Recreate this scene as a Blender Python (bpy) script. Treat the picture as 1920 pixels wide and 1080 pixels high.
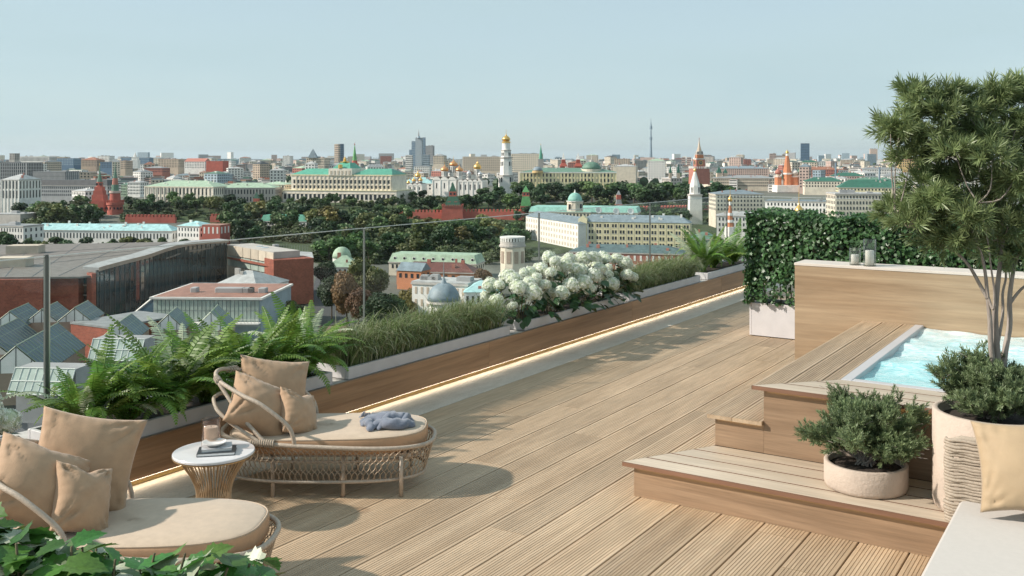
import bpy, bmesh, math, random
import numpy as np
from mathutils import Vector, Matrix
random.seed(7); np.random.seed(7)
sc = bpy.context.scene
for o in list(bpy.data.objects): bpy.data.objects.remove(o)
C = sc.collection
# ------------------------------------------------------------------ camera
F = 1823.0; HY = 298.0; CAMZ = 2.5              # focal length and horizon in pixels of a 1920 wide picture
YAW = math.atan2(1180, 1823); CA, SA = math.cos(YAW), math.sin(YAW)
cam = bpy.data.cameras.new('camera'); camo = bpy.data.objects.new('camera', cam); C.objects.link(camo)
cam.sensor_width = 36; cam.lens = 36*F/1920; cam.shift_y = -(540-HY)/1920
cam.clip_start = 0.05; cam.clip_end = 80000
camo.location = (0, 0, CAMZ); camo.rotation_euler = (math.pi/2, 0, YAW)
sc.camera = camo
# ------------------------------------------------------------------ sky and sun
SUN = Vector((-1.36, -1.08, 1.14)).normalized()
EL = math.asin(SUN.z); AZ = math.atan2(SUN.x, SUN.y)
w = bpy.data.worlds.new('World'); sc.world = w; w.use_nodes = True
nt = w.node_tree; nt.nodes.clear()
sky = nt.nodes.new('ShaderNodeTexSky'); sky.sky_type = 'NISHITA'; sky.sun_disc = False
sky.sun_elevation = EL; sky.sun_rotation = AZ; sky.altitude = 100; sky.air_density = 1.0; sky.dust_density = .5; sky.ozone_density = 1.5
tc = nt.nodes.new('ShaderNodeTexCoord'); mp = nt.nodes.new('ShaderNodeMapping'); mp.inputs['Scale'].default_value = (1.2, 1.2, 7)
cn = nt.nodes.new('ShaderNodeTexNoise'); cn.inputs['Scale'].default_value = 1.6; cn.inputs['Detail'].default_value = 6; cn.inputs['Roughness'].default_value = .55
cr = nt.nodes.new('ShaderNodeValToRGB'); cr.color_ramp.elements[0].position = .40; cr.color_ramp.elements[1].position = .72
cr.color_ramp.elements[0].color = (.70, .70, .70, 1); cr.color_ramp.elements[1].color = (1, 1, 1, 1)
hs = nt.nodes.new('ShaderNodeHueSaturation'); hs.inputs['Saturation'].default_value = .8
mx = nt.nodes.new('ShaderNodeMix'); mx.data_type = 'RGBA'; mx.inputs['B'].default_value = (3.45, 4.50, 4.80, 1)
bg = nt.nodes.new('ShaderNodeBackground'); bg.inputs['Strength'].default_value = .12
ow = nt.nodes.new('ShaderNodeOutputWorld')
L = nt.links.new
L(tc.outputs['Generated'], mp.inputs['Vector']); L(mp.outputs[0], cn.inputs['Vector']); L(cn.outputs['Fac'], cr.inputs[0])
L(sky.outputs[0], hs.inputs['Color']); L(hs.outputs[0], mx.inputs['A']); L(cr.outputs[0], mx.inputs['Factor'])
L(mx.outputs['Result'], bg.inputs['Color']); L(bg.outputs[0], ow.inputs['Surface'])
sl = bpy.data.lights.new('sun', 'SUN'); sl.energy = 4.4; sl.angle = math.radians(1.5); sl.color = (1, .915, .81)
so = bpy.data.objects.new('sun', sl); C.objects.link(so); so.rotation_euler = SUN.to_track_quat('Z', 'Y').to_euler(); so.location = (-20, 0, 30)
sc.view_settings.view_transform = 'Standard'; sc.view_settings.look = 'None'; sc.view_settings.gamma = 1
sc.view_settings.exposure = 0.36
sc.render.engine = 'CYCLES'
sc.cycles.max_bounces = 8; sc.cycles.transparent_max_bounces = 16; sc.cycles.caustics_reflective = False; sc.cycles.caustics_refractive = False
# ------------------------------------------------------------------ helpers
def W(lat, d, z=0): return Vector((lat*CA - d*SA, lat*SA + d*CA, z))
def P(px, d, z=0): return W((px-960)/F*d, d, z)
def Z(py, d): return CAMZ - (py-HY)*d/F
def m(px, d): return px*d/F
class MB:
    def __init__(s): s.v = []; s.f = []; s.m = []
    def add(s, vs, fs, mi=0):
        o = len(s.v); s.v += [tuple(p) for p in vs]; s.f += [[i+o for i in f] for f in fs]; s.m += [mi]*len(fs); return s
    def box(s, x0, x1, y0, y1, z0, z1, mi=0):
        return s.add([(x0,y0,z0),(x1,y0,z0),(x1,y1,z0),(x0,y1,z0),(x0,y0,z1),(x1,y0,z1),(x1,y1,z1),(x0,y1,z1)],
                     [(3,2,1,0),(4,5,6,7),(0,1,5,4),(1,2,6,5),(2,3,7,6),(3,0,4,7)], mi)
    def bev(s, x0, x1, y0, y1, z0, z1, b, mi=0):
        P0 = [(x0+b,y0),(x1-b,y0),(x1,y0+b),(x1,y1-b),(x1-b,y1),(x0+b,y1),(x0,y1-b),(x0,y0+b)]
        P1 = [(x0+2*b,y0+b),(x1-2*b,y0+b),(x1-b,y0+2*b),(x1-b,y1-2*b),(x1-2*b,y1-b),(x0+2*b,y1-b),(x0+b,y1-2*b),(x0+b,y0+2*b)]
        vs = [(x,y,z0) for x,y in P0]+[(x,y,z1-b) for x,y in P0]+[(x,y,z1) for x,y in P1]
        fs = [tuple(range(7,-1,-1)), tuple(range(16,24))]
        for k in (0, 8):
            for i in range(8): fs.append((k+i, k+(i+1)%8, k+8+(i+1)%8, k+8+i))
        return s.add(vs, fs, mi)
    def prism(s, poly, z0, z1, mi=0):
        n = len(poly); vs = [(x,y,z0) for x,y in poly]+[(x,y,z1) for x,y in poly]
        return s.add(vs, [tuple(range(n-1,-1,-1)), tuple(range(n,2*n))]+[(i,(i+1)%n,n+(i+1)%n,n+i) for i in range(n)], mi)
    def frus(s, n, w0, w1, z0, z1, cx=0, cy=0, mi=0, rot=None, cap=True):
        r = (math.pi/n if n <= 8 else 0) if rot is None else rot
        k = 1/math.cos(math.pi/n)/2; vs = []
        for ww, zz in ((w0,z0),(w1,z1)):
            for i in range(n):
                a = r-math.pi/2+2*math.pi*i/n; vs.append((cx+ww*k*math.cos(a), cy+ww*k*math.sin(a), zz))
        fs = [(i,(i+1)%n,n+(i+1)%n,n+i) for i in range(n)]
        if cap: fs += [tuple(range(n-1,-1,-1)), tuple(range(n,2*n))]
        return s.add(vs, fs, mi)
    def lathe(s, prof, n=16, cx=0, cy=0, mi=0, cap=True):
        vs = []; k = len(prof)
        for r, z in prof:
            for i in range(n):
                a = 2*math.pi*i/n; vs.append((cx+r*math.cos(a), cy+r*math.sin(a), z))
        fs = [(j*n+i, j*n+(i+1)%n, (j+1)*n+(i+1)%n, (j+1)*n+i) for j in range(k-1) for i in range(n)]
        if cap: fs += [tuple(range(n-1,-1,-1)), tuple((k-1)*n+i for i in range(n))]
        return s.add(vs, fs, mi)
    def tube(s, pts, r, n=6, closed=False, mi=0):
        pts = [Vector(p) for p in pts]; k = len(pts); rr = r if isinstance(r, (list, tuple)) else [r]*k
        vs = []; up = None
        for i, p in enumerate(pts):
            if closed: t = pts[(i+1)%k]-pts[i-1]
            else: t = pts[min(i+1,k-1)]-pts[max(i-1,0)]
            t.normalize()
            if up is None:
                up = Vector((0,0,1)) if abs(t.z) < .9 else Vector((1,0,0))
            a = t.cross(up); 
            if a.length < 1e-5: a = t.orthogonal()
            a.normalize(); b = a.cross(t).normalized(); up = b
            for j in range(n):
                th = 2*math.pi*j/n; vs.append(p+(a*math.cos(th)+b*math.sin(th))*rr[i])
        kk = k if closed else k-1
        fs = [(i*n+j, i*n+(j+1)%n, ((i+1)%k)*n+(j+1)%n, ((i+1)%k)*n+j) for i in range(kk) for j in range(n)]
        if not closed: fs += [tuple(range(n-1,-1,-1)), tuple((k-1)*n+j for j in range(n))]
        return s.add(vs, fs, mi)
    def hip(s, x0, x1, y0, y1, z0, h, inx, iny=None, mi=0, thick=.0):
        iny = (y1-y0)/2-.01 if iny is None else iny
        return s.add([(x0,y0,z0),(x1,y0,z0),(x1,y1,z0),(x0,y1,z0),(x0+inx,y0+iny,z0+h),(x1-inx,y0+iny,z0+h),(x1-inx,y1-iny,z0+h),(x0+inx,y1-iny,z0+h)],
                     [(3,2,1,0),(4,5,6,7),(0,1,5,4),(1,2,6,5),(2,3,7,6),(3,0,4,7)], mi)
    def build(s, name, mats, parent=None, smooth=False, stuff=False):
        me = bpy.data.meshes.new(name); me.from_pydata(s.v, [], s.f)
        ms = mats if isinstance(mats, (list, tuple)) else [mats]
        for k in ms: me.materials.append(MAT(k) if isinstance(k, str) else k)
        if len(ms) > 1: me.polygons.foreach_set('material_index', s.m)
        if smooth: me.polygons.foreach_set('use_smooth', [True]*len(me.polygons))
        me.update()
        return mobj(name, me, parent, stuff)
def mobj(name, me, parent=None, stuff=False):
    o = bpy.data.objects.new(name, me); C.objects.link(o)
    if parent is not None: o.parent = parent
    if stuff: o['kind'] = 'stuff'
    return o
def np_mesh(name, V, Fc, mat, smooth=False):
    V = np.asarray(V, dtype=np.float32); Fc = np.asarray(Fc, dtype=np.int32); k = Fc.shape[1]
    me = bpy.data.meshes.new(name); me.vertices.add(len(V)); me.vertices.foreach_set('co', V.ravel())
    me.loops.add(Fc.size); me.loops.foreach_set('vertex_index', Fc.ravel())
    me.polygons.add(len(Fc)); me.polygons.foreach_set('loop_start', np.arange(0, Fc.size, k, dtype=np.int32))
    me.polygons.foreach_set('loop_total', np.full(len(Fc), k, dtype=np.int32))
    me.update(calc_edges=True); me.validate()
    me.materials.append(MAT(mat) if isinstance(mat, str) else mat)
    if smooth: me.polygons.foreach_set('use_smooth', [True]*len(me.polygons))
    return me
def scatter(V, Fc, mats):        # V (n,3), Fc (f,k), mats (N,4,4) -> merged arrays
    V = np.asarray(V, float); Fc = np.asarray(Fc); mats = np.asarray(mats, float); n = len(V)
    A = np.einsum('nij,vj->nvi', mats[:, :3, :3], V)+mats[:, None, :3, 3]
    return A.reshape(-1, 3), (Fc[None]+(np.arange(len(mats))*n)[:, None, None]).reshape(-1, Fc.shape[1])
def basis(x, y, z, p, s=1):
    M = np.eye(4); M[:3, 0] = np.array(x)*s; M[:3, 1] = np.array(y)*s; M[:3, 2] = np.array(z)*s; M[:3, 3] = p; return M
def frame(n, upish=(0,0,1), spin=0):   # columns: tangent, bitangent, normal
    n = np.array(n, float); n /= np.linalg.norm(n); u = np.array(upish, float)
    if abs(n@u) > .97*np.linalg.norm(u): u = np.array((1., .3, 0))
    t = np.cross(u, n); t /= np.linalg.norm(t); b = np.cross(n, t)
    if spin: t, b = t*math.cos(spin)+b*math.sin(spin), b*math.cos(spin)-t*math.sin(spin)
    return t, b, n
def tag(o, label=None, cat=None, group=None, kind=None):
    if label: o['label'] = label
    if cat: o['category'] = cat
    if group: o['group'] = group
    if kind: o['kind'] = kind
    return o
def thing(name, label, cat, loc=(0,0,0), rz=0, group=None):
    o = bpy.data.objects.new(name, None); C.objects.link(o); o.location = loc; o.rotation_euler = (0,0,rz); o.empty_display_size = .1
    return tag(o, label, cat, group)
def copy_tree(o, parent=None):
    c = o.copy(); C.objects.link(c)
    if parent is not None: c.parent = parent
    for ch in o.children: copy_tree(ch, c)
    return c
def rnd(a, b): return random.uniform(a, b)
# ------------------------------------------------------------------ materials
_M = {}; _S = {}
def MAT(k):
    if k not in _M: _M[k] = _mk(k)
    return _M[k]
def defmat(k, **kw): _S[k] = kw
def _mk(k):
    kw = dict(_S[k]); fn = kw.pop('fn', 'plain'); return globals()['mat_'+fn](k, **kw)
def _new(name):
    mt = bpy.data.materials.new(name); mt.use_nodes = True; n = mt.node_tree; n.nodes.clear()
    return mt, n, (lambda t, **kw: _node(n, t, kw)), n.links.new
def _node(n, t, kw):
    x = n.nodes.new('ShaderNode'+t)
    for a, b in kw.items():
        if a.startswith('_'): setattr(x, a[1:], b)
        else: x.inputs[a.replace('__', ' ')].default_value = b
    return x
def c4(c): return (c[0], c[1], c[2], 1)
def mat_plain(name, col, rough=.6, var=.12, scale=3, bump=0, bscale=25, metal=0, objvar=0, trans=0, spec=.5, coord='Object', sheen=0, col2=None, stretch=None, hue=0, detail=4, coat=0):
    mt, n, N, l = _new(name)
    out = N('OutputMaterial'); b = N('BsdfPrincipled', Roughness=rough, Metallic=metal); b.inputs['Specular IOR Level'].default_value = spec
    if sheen: b.inputs['Sheen Weight'].default_value = sheen; b.inputs['Sheen Roughness'].default_value = .5
    if coat: b.inputs['Coat Weight'].default_value = coat; b.inputs['Coat Roughness'].default_value = .15
    tc = N('TexCoord'); src = tc.outputs['Object']
    if coord == 'World': src = N('NewGeometry').outputs['Position']
    if stretch:
        mp = N('Mapping'); mp.inputs['Scale'].default_value = stretch; l(src, mp.inputs['Vector']); src = mp.outputs[0]
    oi = N('ObjectInfo')
    ad = N('VectorMath', _operation='ADD'); l(src, ad.inputs[0])
    mu = N('Math', _operation='MULTIPLY'); mu.inputs[1].default_value = 37.0; l(oi.outputs['Random'], mu.inputs[0]); l(mu.outputs[0], ad.inputs[1]); src = ad.outputs[0]
    nz = N('TexNoise', Scale=scale, Detail=detail, Roughness=.6); l(src, nz.inputs['Vector'])
    mx = N('Mix', _data_type='RGBA'); 
    A = [max(0, v*(1-var)) for v in col]; B = [v*(1+var) for v in (col2 or col)]
    mx.inputs['A'].default_value = c4(A); mx.inputs['B'].default_value = c4(B)
    rp = N('MapRange'); rp.inputs['From Min'].default_value = .3; rp.inputs['From Max'].default_value = .7; l(nz.outputs['Fac'], rp.inputs['Value']); l(rp.outputs[0], mx.inputs['Factor'])
    colout = mx.outputs['Result']
    if objvar or hue:
        h = N('HueSaturation'); l(colout, h.inputs['Color'])
        r = N('MapRange'); r.inputs['To Min'].default_value = 1-objvar; r.inputs['To Max'].default_value = 1+objvar; l(oi.outputs['Random'], r.inputs['Value']); l(r.outputs[0], h.inputs['Value'])
        if hue:
            q = N('Math', _operation='MULTIPLY'); q.inputs[1].default_value = 7.31; l(oi.outputs['Random'], q.inputs[0])
            fr = N('Math', _operation='FRACT'); l(q.outputs[0], fr.inputs[0])
            r2 = N('MapRange'); r2.inputs['To Min'].default_value = .5-hue; r2.inputs['To Max'].default_value = .5+hue; l(fr.outputs[0], r2.inputs['Value']); l(r2.outputs[0], h.inputs['Hue'])
        colout = h.outputs[0]
    l(colout, b.inputs['Base Color'])
    if bump:
        bn = N('TexNoise', Scale=bscale, Detail=6, Roughness=.6); l(src, bn.inputs['Vector'])
        bp = N('Bump', Strength=bump, Distance=.02); l(bn.outputs['Fac'], bp.inputs['Height']); l(bp.outputs[0], b.inputs['Normal'])
    if trans:
        t = N('BsdfTranslucent'); l(colout, t.inputs['Color']); ms = N('MixShader'); ms.inputs[0].default_value = trans
        l(b.outputs[0], ms.inputs[1]); l(t.outputs[0], ms.inputs[2]); l(ms.outputs[0], out.inputs[0])
    else: l(b.outputs[0], out.inputs[0])
    return mt
def mat_wood(name, c1, c2, axis='Y', rough=.55, scale=9, objvar=.1, speck=.25, bump=.15, stretch=.06, dirt=.12):
    mt, n, N, l = _new(name); out = N('OutputMaterial'); b = N('BsdfPrincipled', Roughness=rough)
    g = N('NewGeometry'); oi = N('ObjectInfo')
    mu = N('Math', _operation='MULTIPLY'); mu.inputs[1].default_value = 53.0; l(oi.outputs['Random'], mu.inputs[0])
    ad = N('VectorMath', _operation='ADD'); l(g.outputs['Position'], ad.inputs[0]); l(mu.outputs[0], ad.inputs[1])
    mp = N('Mapping'); s = [1, 1, 1]; s['XYZ'.index(axis)] = stretch; mp.inputs['Scale'].default_value = s; l(ad.outputs[0], mp.inputs['Vector'])
    n1 = N('TexNoise', Scale=scale, Detail=8, Roughness=.62, Distortion=.5); l(mp.outputs[0], n1.inputs['Vector'])
    n2 = N('TexNoise', Scale=scale*7, Detail=4, Roughness=.7); l(mp.outputs[0], n2.inputs['Vector'])
    n3 = N('TexNoise', Scale=.55, Detail=3); l(g.outputs['Position'], n3.inputs['Vector'])
    r1 = N('MapRange'); r1.inputs['From Min'].default_value = .32; r1.inputs['From Max'].default_value = .68; l(n1.outputs['Fac'], r1.inputs['Value'])
    mx = N('Mix', _data_type='RGBA'); mx.inputs['A'].default_value = c4(c1); mx.inputs['B'].default_value = c4(c2); l(r1.outputs[0], mx.inputs['Factor'])
    r2 = N('MapRange'); r2.inputs['From Min'].default_value = .3; r2.inputs['From Max'].default_value = .7; r2.inputs['To Min'].default_value = 1-speck; r2.inputs['To Max'].default_value = 1+speck*.6; l(n2.outputs['Fac'], r2.inputs['Value'])
    r3 = N('MapRange'); r3.inputs['From Min'].default_value = .35; r3.inputs['From Max'].default_value = .65; r3.inputs['To Min'].default_value = 1-dirt; r3.inputs['To Max'].default_value = 1+dirt*.5; l(n3.outputs['Fac'], r3.inputs['Value'])
    m2 = N('Math', _operation='MULTIPLY'); l(r2.outputs[0], m2.inputs[0]); l(r3.outputs[0], m2.inputs[1])
    r4 = N('MapRange'); r4.inputs['To Min'].default_value = 1-objvar; r4.inputs['To Max'].default_value = 1+objvar; l(oi.outputs['Random'], r4.inputs['Value'])
    m3 = N('Math', _operation='MULTIPLY'); l(m2.outputs[0], m3.inputs[0]); l(r4.outputs[0], m3.inputs[1])
    h = N('HueSaturation'); l(mx.outputs['Result'], h.inputs['Color']); l(m3.outputs[0], h.inputs['Value']); l(h.outputs[0], b.inputs['Base Color'])
    bp = N('Bump', Strength=bump, Distance=.004); l(n2.outputs['Fac'], bp.inputs['Height']); l(bp.outputs[0], b.inputs['Normal'])
    l(b.outputs[0], out.inputs[0]); return mt
def mat_brick(name, c1, c2, mortar, scale=2.2):
    mt, n, N, l = _new(name); out = N('OutputMaterial'); b = N('BsdfPrincipled', Roughness=.85)
    tc = N('TexCoord'); sx = N('SeparateXYZ'); l(tc.outputs['Object'], sx.inputs[0]); ad = N('Math', _operation='ADD'); l(sx.outputs['X'], ad.inputs[0]); l(sx.outputs['Y'], ad.inputs[1])
    mp = N('CombineXYZ'); l(ad.outputs[0], mp.inputs['X']); l(sx.outputs['Z'], mp.inputs['Y'])
    br = N('TexBrick', Scale=scale); br.inputs['Color1'].default_value = c4(c1); br.inputs['Color2'].default_value = c4(c2); br.inputs['Mortar'].default_value = c4(mortar)
    br.inputs['Mortar Size'].default_value = .012; l(mp.outputs[0], br.inputs['Vector'])
    nz = N('TexNoise', Scale=.35, Detail=6); l(tc.outputs['Object'], nz.inputs['Vector'])
    r = N('MapRange'); r.inputs['From Min'].default_value = .3; r.inputs['From Max'].default_value = .7; r.inputs['To Min'].default_value = .8; r.inputs['To Max'].default_value = 1.15; l(nz.outputs['Fac'], r.inputs['Value'])
    h = N('HueSaturation'); l(br.outputs['Color'], h.inputs['Color']); l(r.outputs[0], h.inputs['Value']); l(h.outputs[0], b.inputs['Base Color']); l(b.outputs[0], out.inputs[0]); return mt
def mat_glass(name, tint=(.93,.97,.96), ior=1.45, refl=1.0, rough=0.0):
    mt, n, N, l = _new(name); out = N('OutputMaterial'); t = N('BsdfTransparent'); t.inputs['Color'].default_value = c4(tint)
    g = N('BsdfGlossy', Roughness=rough); f = N('LayerWeight', Blend=.5); pw = N('Math', _operation='POWER'); pw.inputs[1].default_value = 5; l(f.outputs['Facing'], pw.inputs[0])
    q = N('Math', _operation='MULTIPLY_ADD'); q.inputs[1].default_value = .8*refl; q.inputs[2].default_value = .04*refl; l(pw.outputs[0], q.inputs[0])
    ms = N('MixShader'); l(q.outputs[0], ms.inputs[0]); l(t.outputs[0], ms.inputs[1]); l(g.outputs[0], ms.inputs[2]); l(ms.outputs[0], out.inputs[0]); return mt
def mat_emit(name, col, strength):
    mt, n, N, l = _new(name); out = N('OutputMaterial'); e = N('Emission', Strength=strength); e.inputs['Color'].default_value = c4(col); l(e.outputs[0], out.inputs[0]); return mt
def mat_water(name):
    mt, n, N, l = _new(name); out = N('OutputMaterial'); b = N('BsdfPrincipled', Roughness=.12); b.inputs['IOR'].default_value = 1.33
    g = N('NewGeometry'); mp = N('Mapping'); mp.inputs['Scale'].default_value = (1.0, 2.2, 1); mp.inputs['Rotation'].default_value = (0, 0, -YAW); l(g.outputs['Position'], mp.inputs['Vector'])
    n1 = N('TexNoise', Scale=15, Detail=10, Roughness=.75, Distortion=.8); l(mp.outputs[0], n1.inputs['Vector'])
    n2 = N('TexNoise', Scale=1.1, Detail=3); l(g.outputs['Position'], n2.inputs['Vector'])
    sx = N('SeparateXYZ'); l(g.outputs['Position'], sx.inputs[0])
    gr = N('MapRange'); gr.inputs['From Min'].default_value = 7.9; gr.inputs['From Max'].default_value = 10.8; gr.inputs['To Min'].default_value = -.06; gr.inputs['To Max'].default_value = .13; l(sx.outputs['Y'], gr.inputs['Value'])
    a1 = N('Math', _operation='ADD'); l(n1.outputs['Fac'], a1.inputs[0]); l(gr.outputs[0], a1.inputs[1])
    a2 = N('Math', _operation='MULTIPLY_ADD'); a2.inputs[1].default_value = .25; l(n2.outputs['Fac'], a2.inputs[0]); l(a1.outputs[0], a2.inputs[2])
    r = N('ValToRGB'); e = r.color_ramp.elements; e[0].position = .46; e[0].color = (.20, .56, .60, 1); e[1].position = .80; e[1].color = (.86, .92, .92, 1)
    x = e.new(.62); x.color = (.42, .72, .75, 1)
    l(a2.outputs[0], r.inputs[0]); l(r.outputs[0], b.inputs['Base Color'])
    bp = N('Bump', Strength=.5, Distance=.02); l(n1.outputs['Fac'], bp.inputs['Height']); l(bp.outputs[0], b.inputs['Normal']); l(b.outputs[0], out.inputs[0]); return mt
D = defmat
# terrace
D('deck', fn='wood', c1=(.425,.30,.19), c2=(.575,.43,.29), axis='Y', scale=7, objvar=.10, speck=.22, stretch=.05)
D('deck_x', fn='wood', c1=(.47,.38,.285), c2=(.59,.49,.38), axis='X', scale=7, objvar=.06, speck=.18, stretch=.05)
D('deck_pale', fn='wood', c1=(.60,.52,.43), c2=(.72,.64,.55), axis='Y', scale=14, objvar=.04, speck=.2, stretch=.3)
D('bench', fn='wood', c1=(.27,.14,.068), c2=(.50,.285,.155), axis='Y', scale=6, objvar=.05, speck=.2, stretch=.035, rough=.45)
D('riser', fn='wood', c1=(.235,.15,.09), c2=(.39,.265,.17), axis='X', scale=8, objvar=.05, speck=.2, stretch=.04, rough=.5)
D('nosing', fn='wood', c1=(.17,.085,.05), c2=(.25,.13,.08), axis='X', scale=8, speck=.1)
D('wallwood', fn='wood', c1=(.27,.18,.105), c2=(.44,.325,.21), axis='X', scale=6, objvar=.02, speck=.16, stretch=.05, rough=.5)
D('cap', col=(.60,.53,.47), rough=.6, var=.05, bump=.05)
D('void', col=(.03,.022,.016), rough=.9)  # near-black; paints the shade under planks and treads, also colours wicks
D('slab', col=(.55,.52,.49), rough=.8, bump=.1)
D('planter', col=(.60,.575,.58), rough=.55, var=.06, scale=6, bump=.06, bscale=60)
D('soil', col=(.035,.025,.018), rough=.95, var=.4, scale=30, bump=.6, bscale=40)
D('pot', col=(.50,.41,.34), rough=.85, var=.10, scale=7, bump=.35, bscale=45)
D('glass', fn='glass', tint=(.975,.985,.982), refl=.4)
D('glassedge', col=(.55,.66,.62), rough=.15)
D('rail', col=(.62,.64,.63), rough=.3, metal=.6)
D('post', col=(.10,.11,.105), rough=.4)
D('clear', fn='glass', tint=(.95,.955,.94), ior=1.45, refl=1.0)
D('amber', fn='glass', tint=(.93,.85,.79), ior=1.45, refl=.8)
D('wax', col=(.82,.79,.75), rough=.55, var=.03)
D('led', fn='emit', col=(1,.86,.66), strength=8)
D('led2', fn='emit', col=(1,.78,.40), strength=5)
D('rattan', col=(.46,.375,.295), rough=.55, var=.16, scale=40, bump=.35, bscale=120)
D('lattice', col=(.40,.30,.21), rough=.6, var=.12, scale=30)
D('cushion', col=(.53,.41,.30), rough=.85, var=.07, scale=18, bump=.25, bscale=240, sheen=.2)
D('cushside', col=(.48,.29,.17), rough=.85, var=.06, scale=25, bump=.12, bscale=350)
D('pillow', col=(.43,.275,.165), rough=.8, var=.09, scale=14, bump=.25, bscale=220, sheen=.25)
D('pillow_y', col=(.40,.29,.175), rough=.7, var=.06, scale=8, bump=.1, bscale=300, sheen=.25)
D('sofa', col=(.52,.48,.44), rough=.85, var=.03, scale=30, bump=.12, bscale=350, sheen=.2)
D('rope', col=(.40,.335,.265), rough=.8, var=.15, scale=50, bump=.4, bscale=150)
D('throw', col=(.145,.165,.215), rough=.8, var=.15, scale=20, bump=.25, bscale=250, sheen=.4)
D('marble', col=(.74,.73,.74), rough=.2, var=.06, scale=6, detail=8, coat=.3)
D('goldrim', col=(.55,.38,.20), rough=.35, metal=.7)
D('tablewire', col=(.47,.335,.21), rough=.5, var=.1)
D('book_dark', col=(.035,.04,.045), rough=.4, var=.3, scale=14)
D('book_grey', col=(.45,.45,.46), rough=.5, var=.35, scale=22)
D('paper', col=(.74,.73,.71), rough=.8, var=.06, scale=80, stretch=(1,1,20))
D('ceramic', col=(.76,.75,.73), rough=.12, var=.02)
D('tubrim', col=(.5,.49,.50), rough=.4, var=.04)
D('water', fn='water')
# plants
D('fern', col=(.155,.27,.05), rough=.42, var=.25, scale=4, objvar=.3, trans=.38, hue=.025)
D('grass', col=(.20,.26,.10), rough=.45, var=.35, scale=9, trans=.3)
D('grassdry_highlight', col=(.42,.42,.27), rough=.5, var=.2, scale=9, trans=.3)
D('hydleaf', col=(.035,.085,.03), rough=.4, var=.3, scale=10, objvar=.35, trans=.2, hue=.02)
D('hydflower', col=(.86,.87,.79), rough=.7, var=.12, scale=14, objvar=.06, trans=.25)
D('stem', col=(.10,.085,.04), rough=.8, var=.2)
D('needle', col=(.20,.255,.11), rough=.42, var=.35, scale=3, trans=.35)
D('juniper', col=(.18,.235,.115), rough=.5, var=.4, scale=5, trans=.3)
D('bark', col=(.29,.25,.22), rough=.9, var=.35, scale=14, bump=.8, bscale=30, stretch=(1,1,.25))
D('hedge', col=(.052,.12,.04), rough=.4, var=.45, scale=5, trans=.18)
D('fgleaf', col=(.07,.17,.032), rough=.4, var=.25, scale=10, objvar=.4, trans=.3, hue=.03)
D('fgleaf_pale', col=(.50,.54,.40), rough=.35, var=.15, scale=12, objvar=.15, trans=.3)
# city
for k, c in dict(dark=(.033,.072,.02), mid=(.066,.12,.032), olive=(.12,.14,.04), rust=(.15,.085,.035), yel=(.17,.145,.035)).items():
    D('crown_'+k, col=c, rough=.6, var=.45, scale=.22, objvar=.3, trans=.15, hue=.015)
D('trunk', col=(.10,.075,.055), rough=.9)
D('ground', col=(.13,.135,.11), rough=.95, var=.45, scale=.012, detail=8)
D('lawn', col=(.04,.065,.02), rough=.95, var=.35, scale=.08)
D('path', col=(.26,.17,.13), rough=.9, var=.15, scale=.2)
D('asphalt', col=(.06,.06,.062), rough=.9)
D('win', col=(.035,.04,.048), rough=.2, var=.4, scale=.3, spec=.6)
D('winblue', col=(.05,.085,.12), rough=.15, var=.4, scale=.15, spec=.7)
for k, c in dict(white=(.80,.77,.72), cream=(.70,.62,.50), creamlit=(.84,.76,.65), yellow=(.78,.70,.46), ochre=(.60,.42,.20), grey=(.36,.36,.36), dgrey=(.14,.15,.16), beige=(.58,.50,.40), pink=(.58,.43,.37),  # creamlit is cream with the sunlight painted in
                 red=(.40,.10,.07), redw=(.42,.17,.13), kred=(.47,.13,.095), brown=(.36,.27,.21), orange=(.55,.22,.11), blue=(.10,.17,.25), lblue=(.34,.42,.47), tan=(.56,.45,.35), stone=(.50,.46,.42)).items():
    D('w_'+k, col=c, rough=.85, var=.14, scale=.2, objvar=.10)
for k, c in dict(green=(.09,.33,.23), pgreen=(.36,.47,.34), teal=(.25,.48,.41), grey=(.27,.28,.28), bgrey=(.20,.25,.28), dark=(.07,.075,.08), dgreen=(.035,.13,.09), rust=(.30,.13,.08), mgreen=(.12,.22,.16), lgrey=(.42,.42,.41), spire=(.12,.33,.12), steps=(.03,.10,.06), brownred=(.14,.055,.045), msl=(.175,.15,.13), terra=(.36,.18,.13), rturq=(.34,.55,.55)).items():
    D('r_'+k, col=c, rough=.6, var=.24, scale=.35, objvar=.10)
D('gold', col=(.80,.50,.16), rough=.32, metal=.75, var=.08)
D('copper', col=(.72,.36,.16), rough=.35, metal=.6, var=.08)
D('silver', col=(.62,.63,.64), rough=.35, metal=.5)
D('brickmuseum', fn='brick', c1=(.36,.10,.06), c2=(.26,.07,.045), mortar=(.30,.15,.11), scale=.55)
D('curtain', col=(.035,.06,.068), rough=.06, var=.5, scale=.12, spec=.9)
D('skyglass', col=(.045,.085,.115), rough=.3, var=.35, scale=.2, spec=.35)
D('skyglass_pale', col=(.40,.47,.42), rough=.3, var=.2, scale=.3)
D('mull', col=(.10,.11,.11), rough=.5)
D('mullw', col=(.60,.62,.58), rough=.5)
D('mullg', col=(.30,.36,.26), rough=.5)
D('tv_haze_blue', col=(.20,.27,.33), rough=.7)  # blue tint paints distance haze into the television tower
D('ochre_glow', col=(.17,.11,.035), rough=.8)  # gold of the light strip's glow put into the wall colour
D('crown_wood', col=(.038,.066,.02), rough=.6, var=.6, scale=.03, trans=.12, col2=(.075,.10,.03))
D('fern_highlight', col=(.55,.60,.42), rough=.4, var=.15, scale=4, objvar=.15, trans=.35)  # pale fronds paint bright highlights into the ferns
D('hydcore', col=(.50,.55,.38), rough=.8)
D('r_clutter', col=(.33,.32,.31), rough=.8, var=.3, scale=.02)
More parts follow.
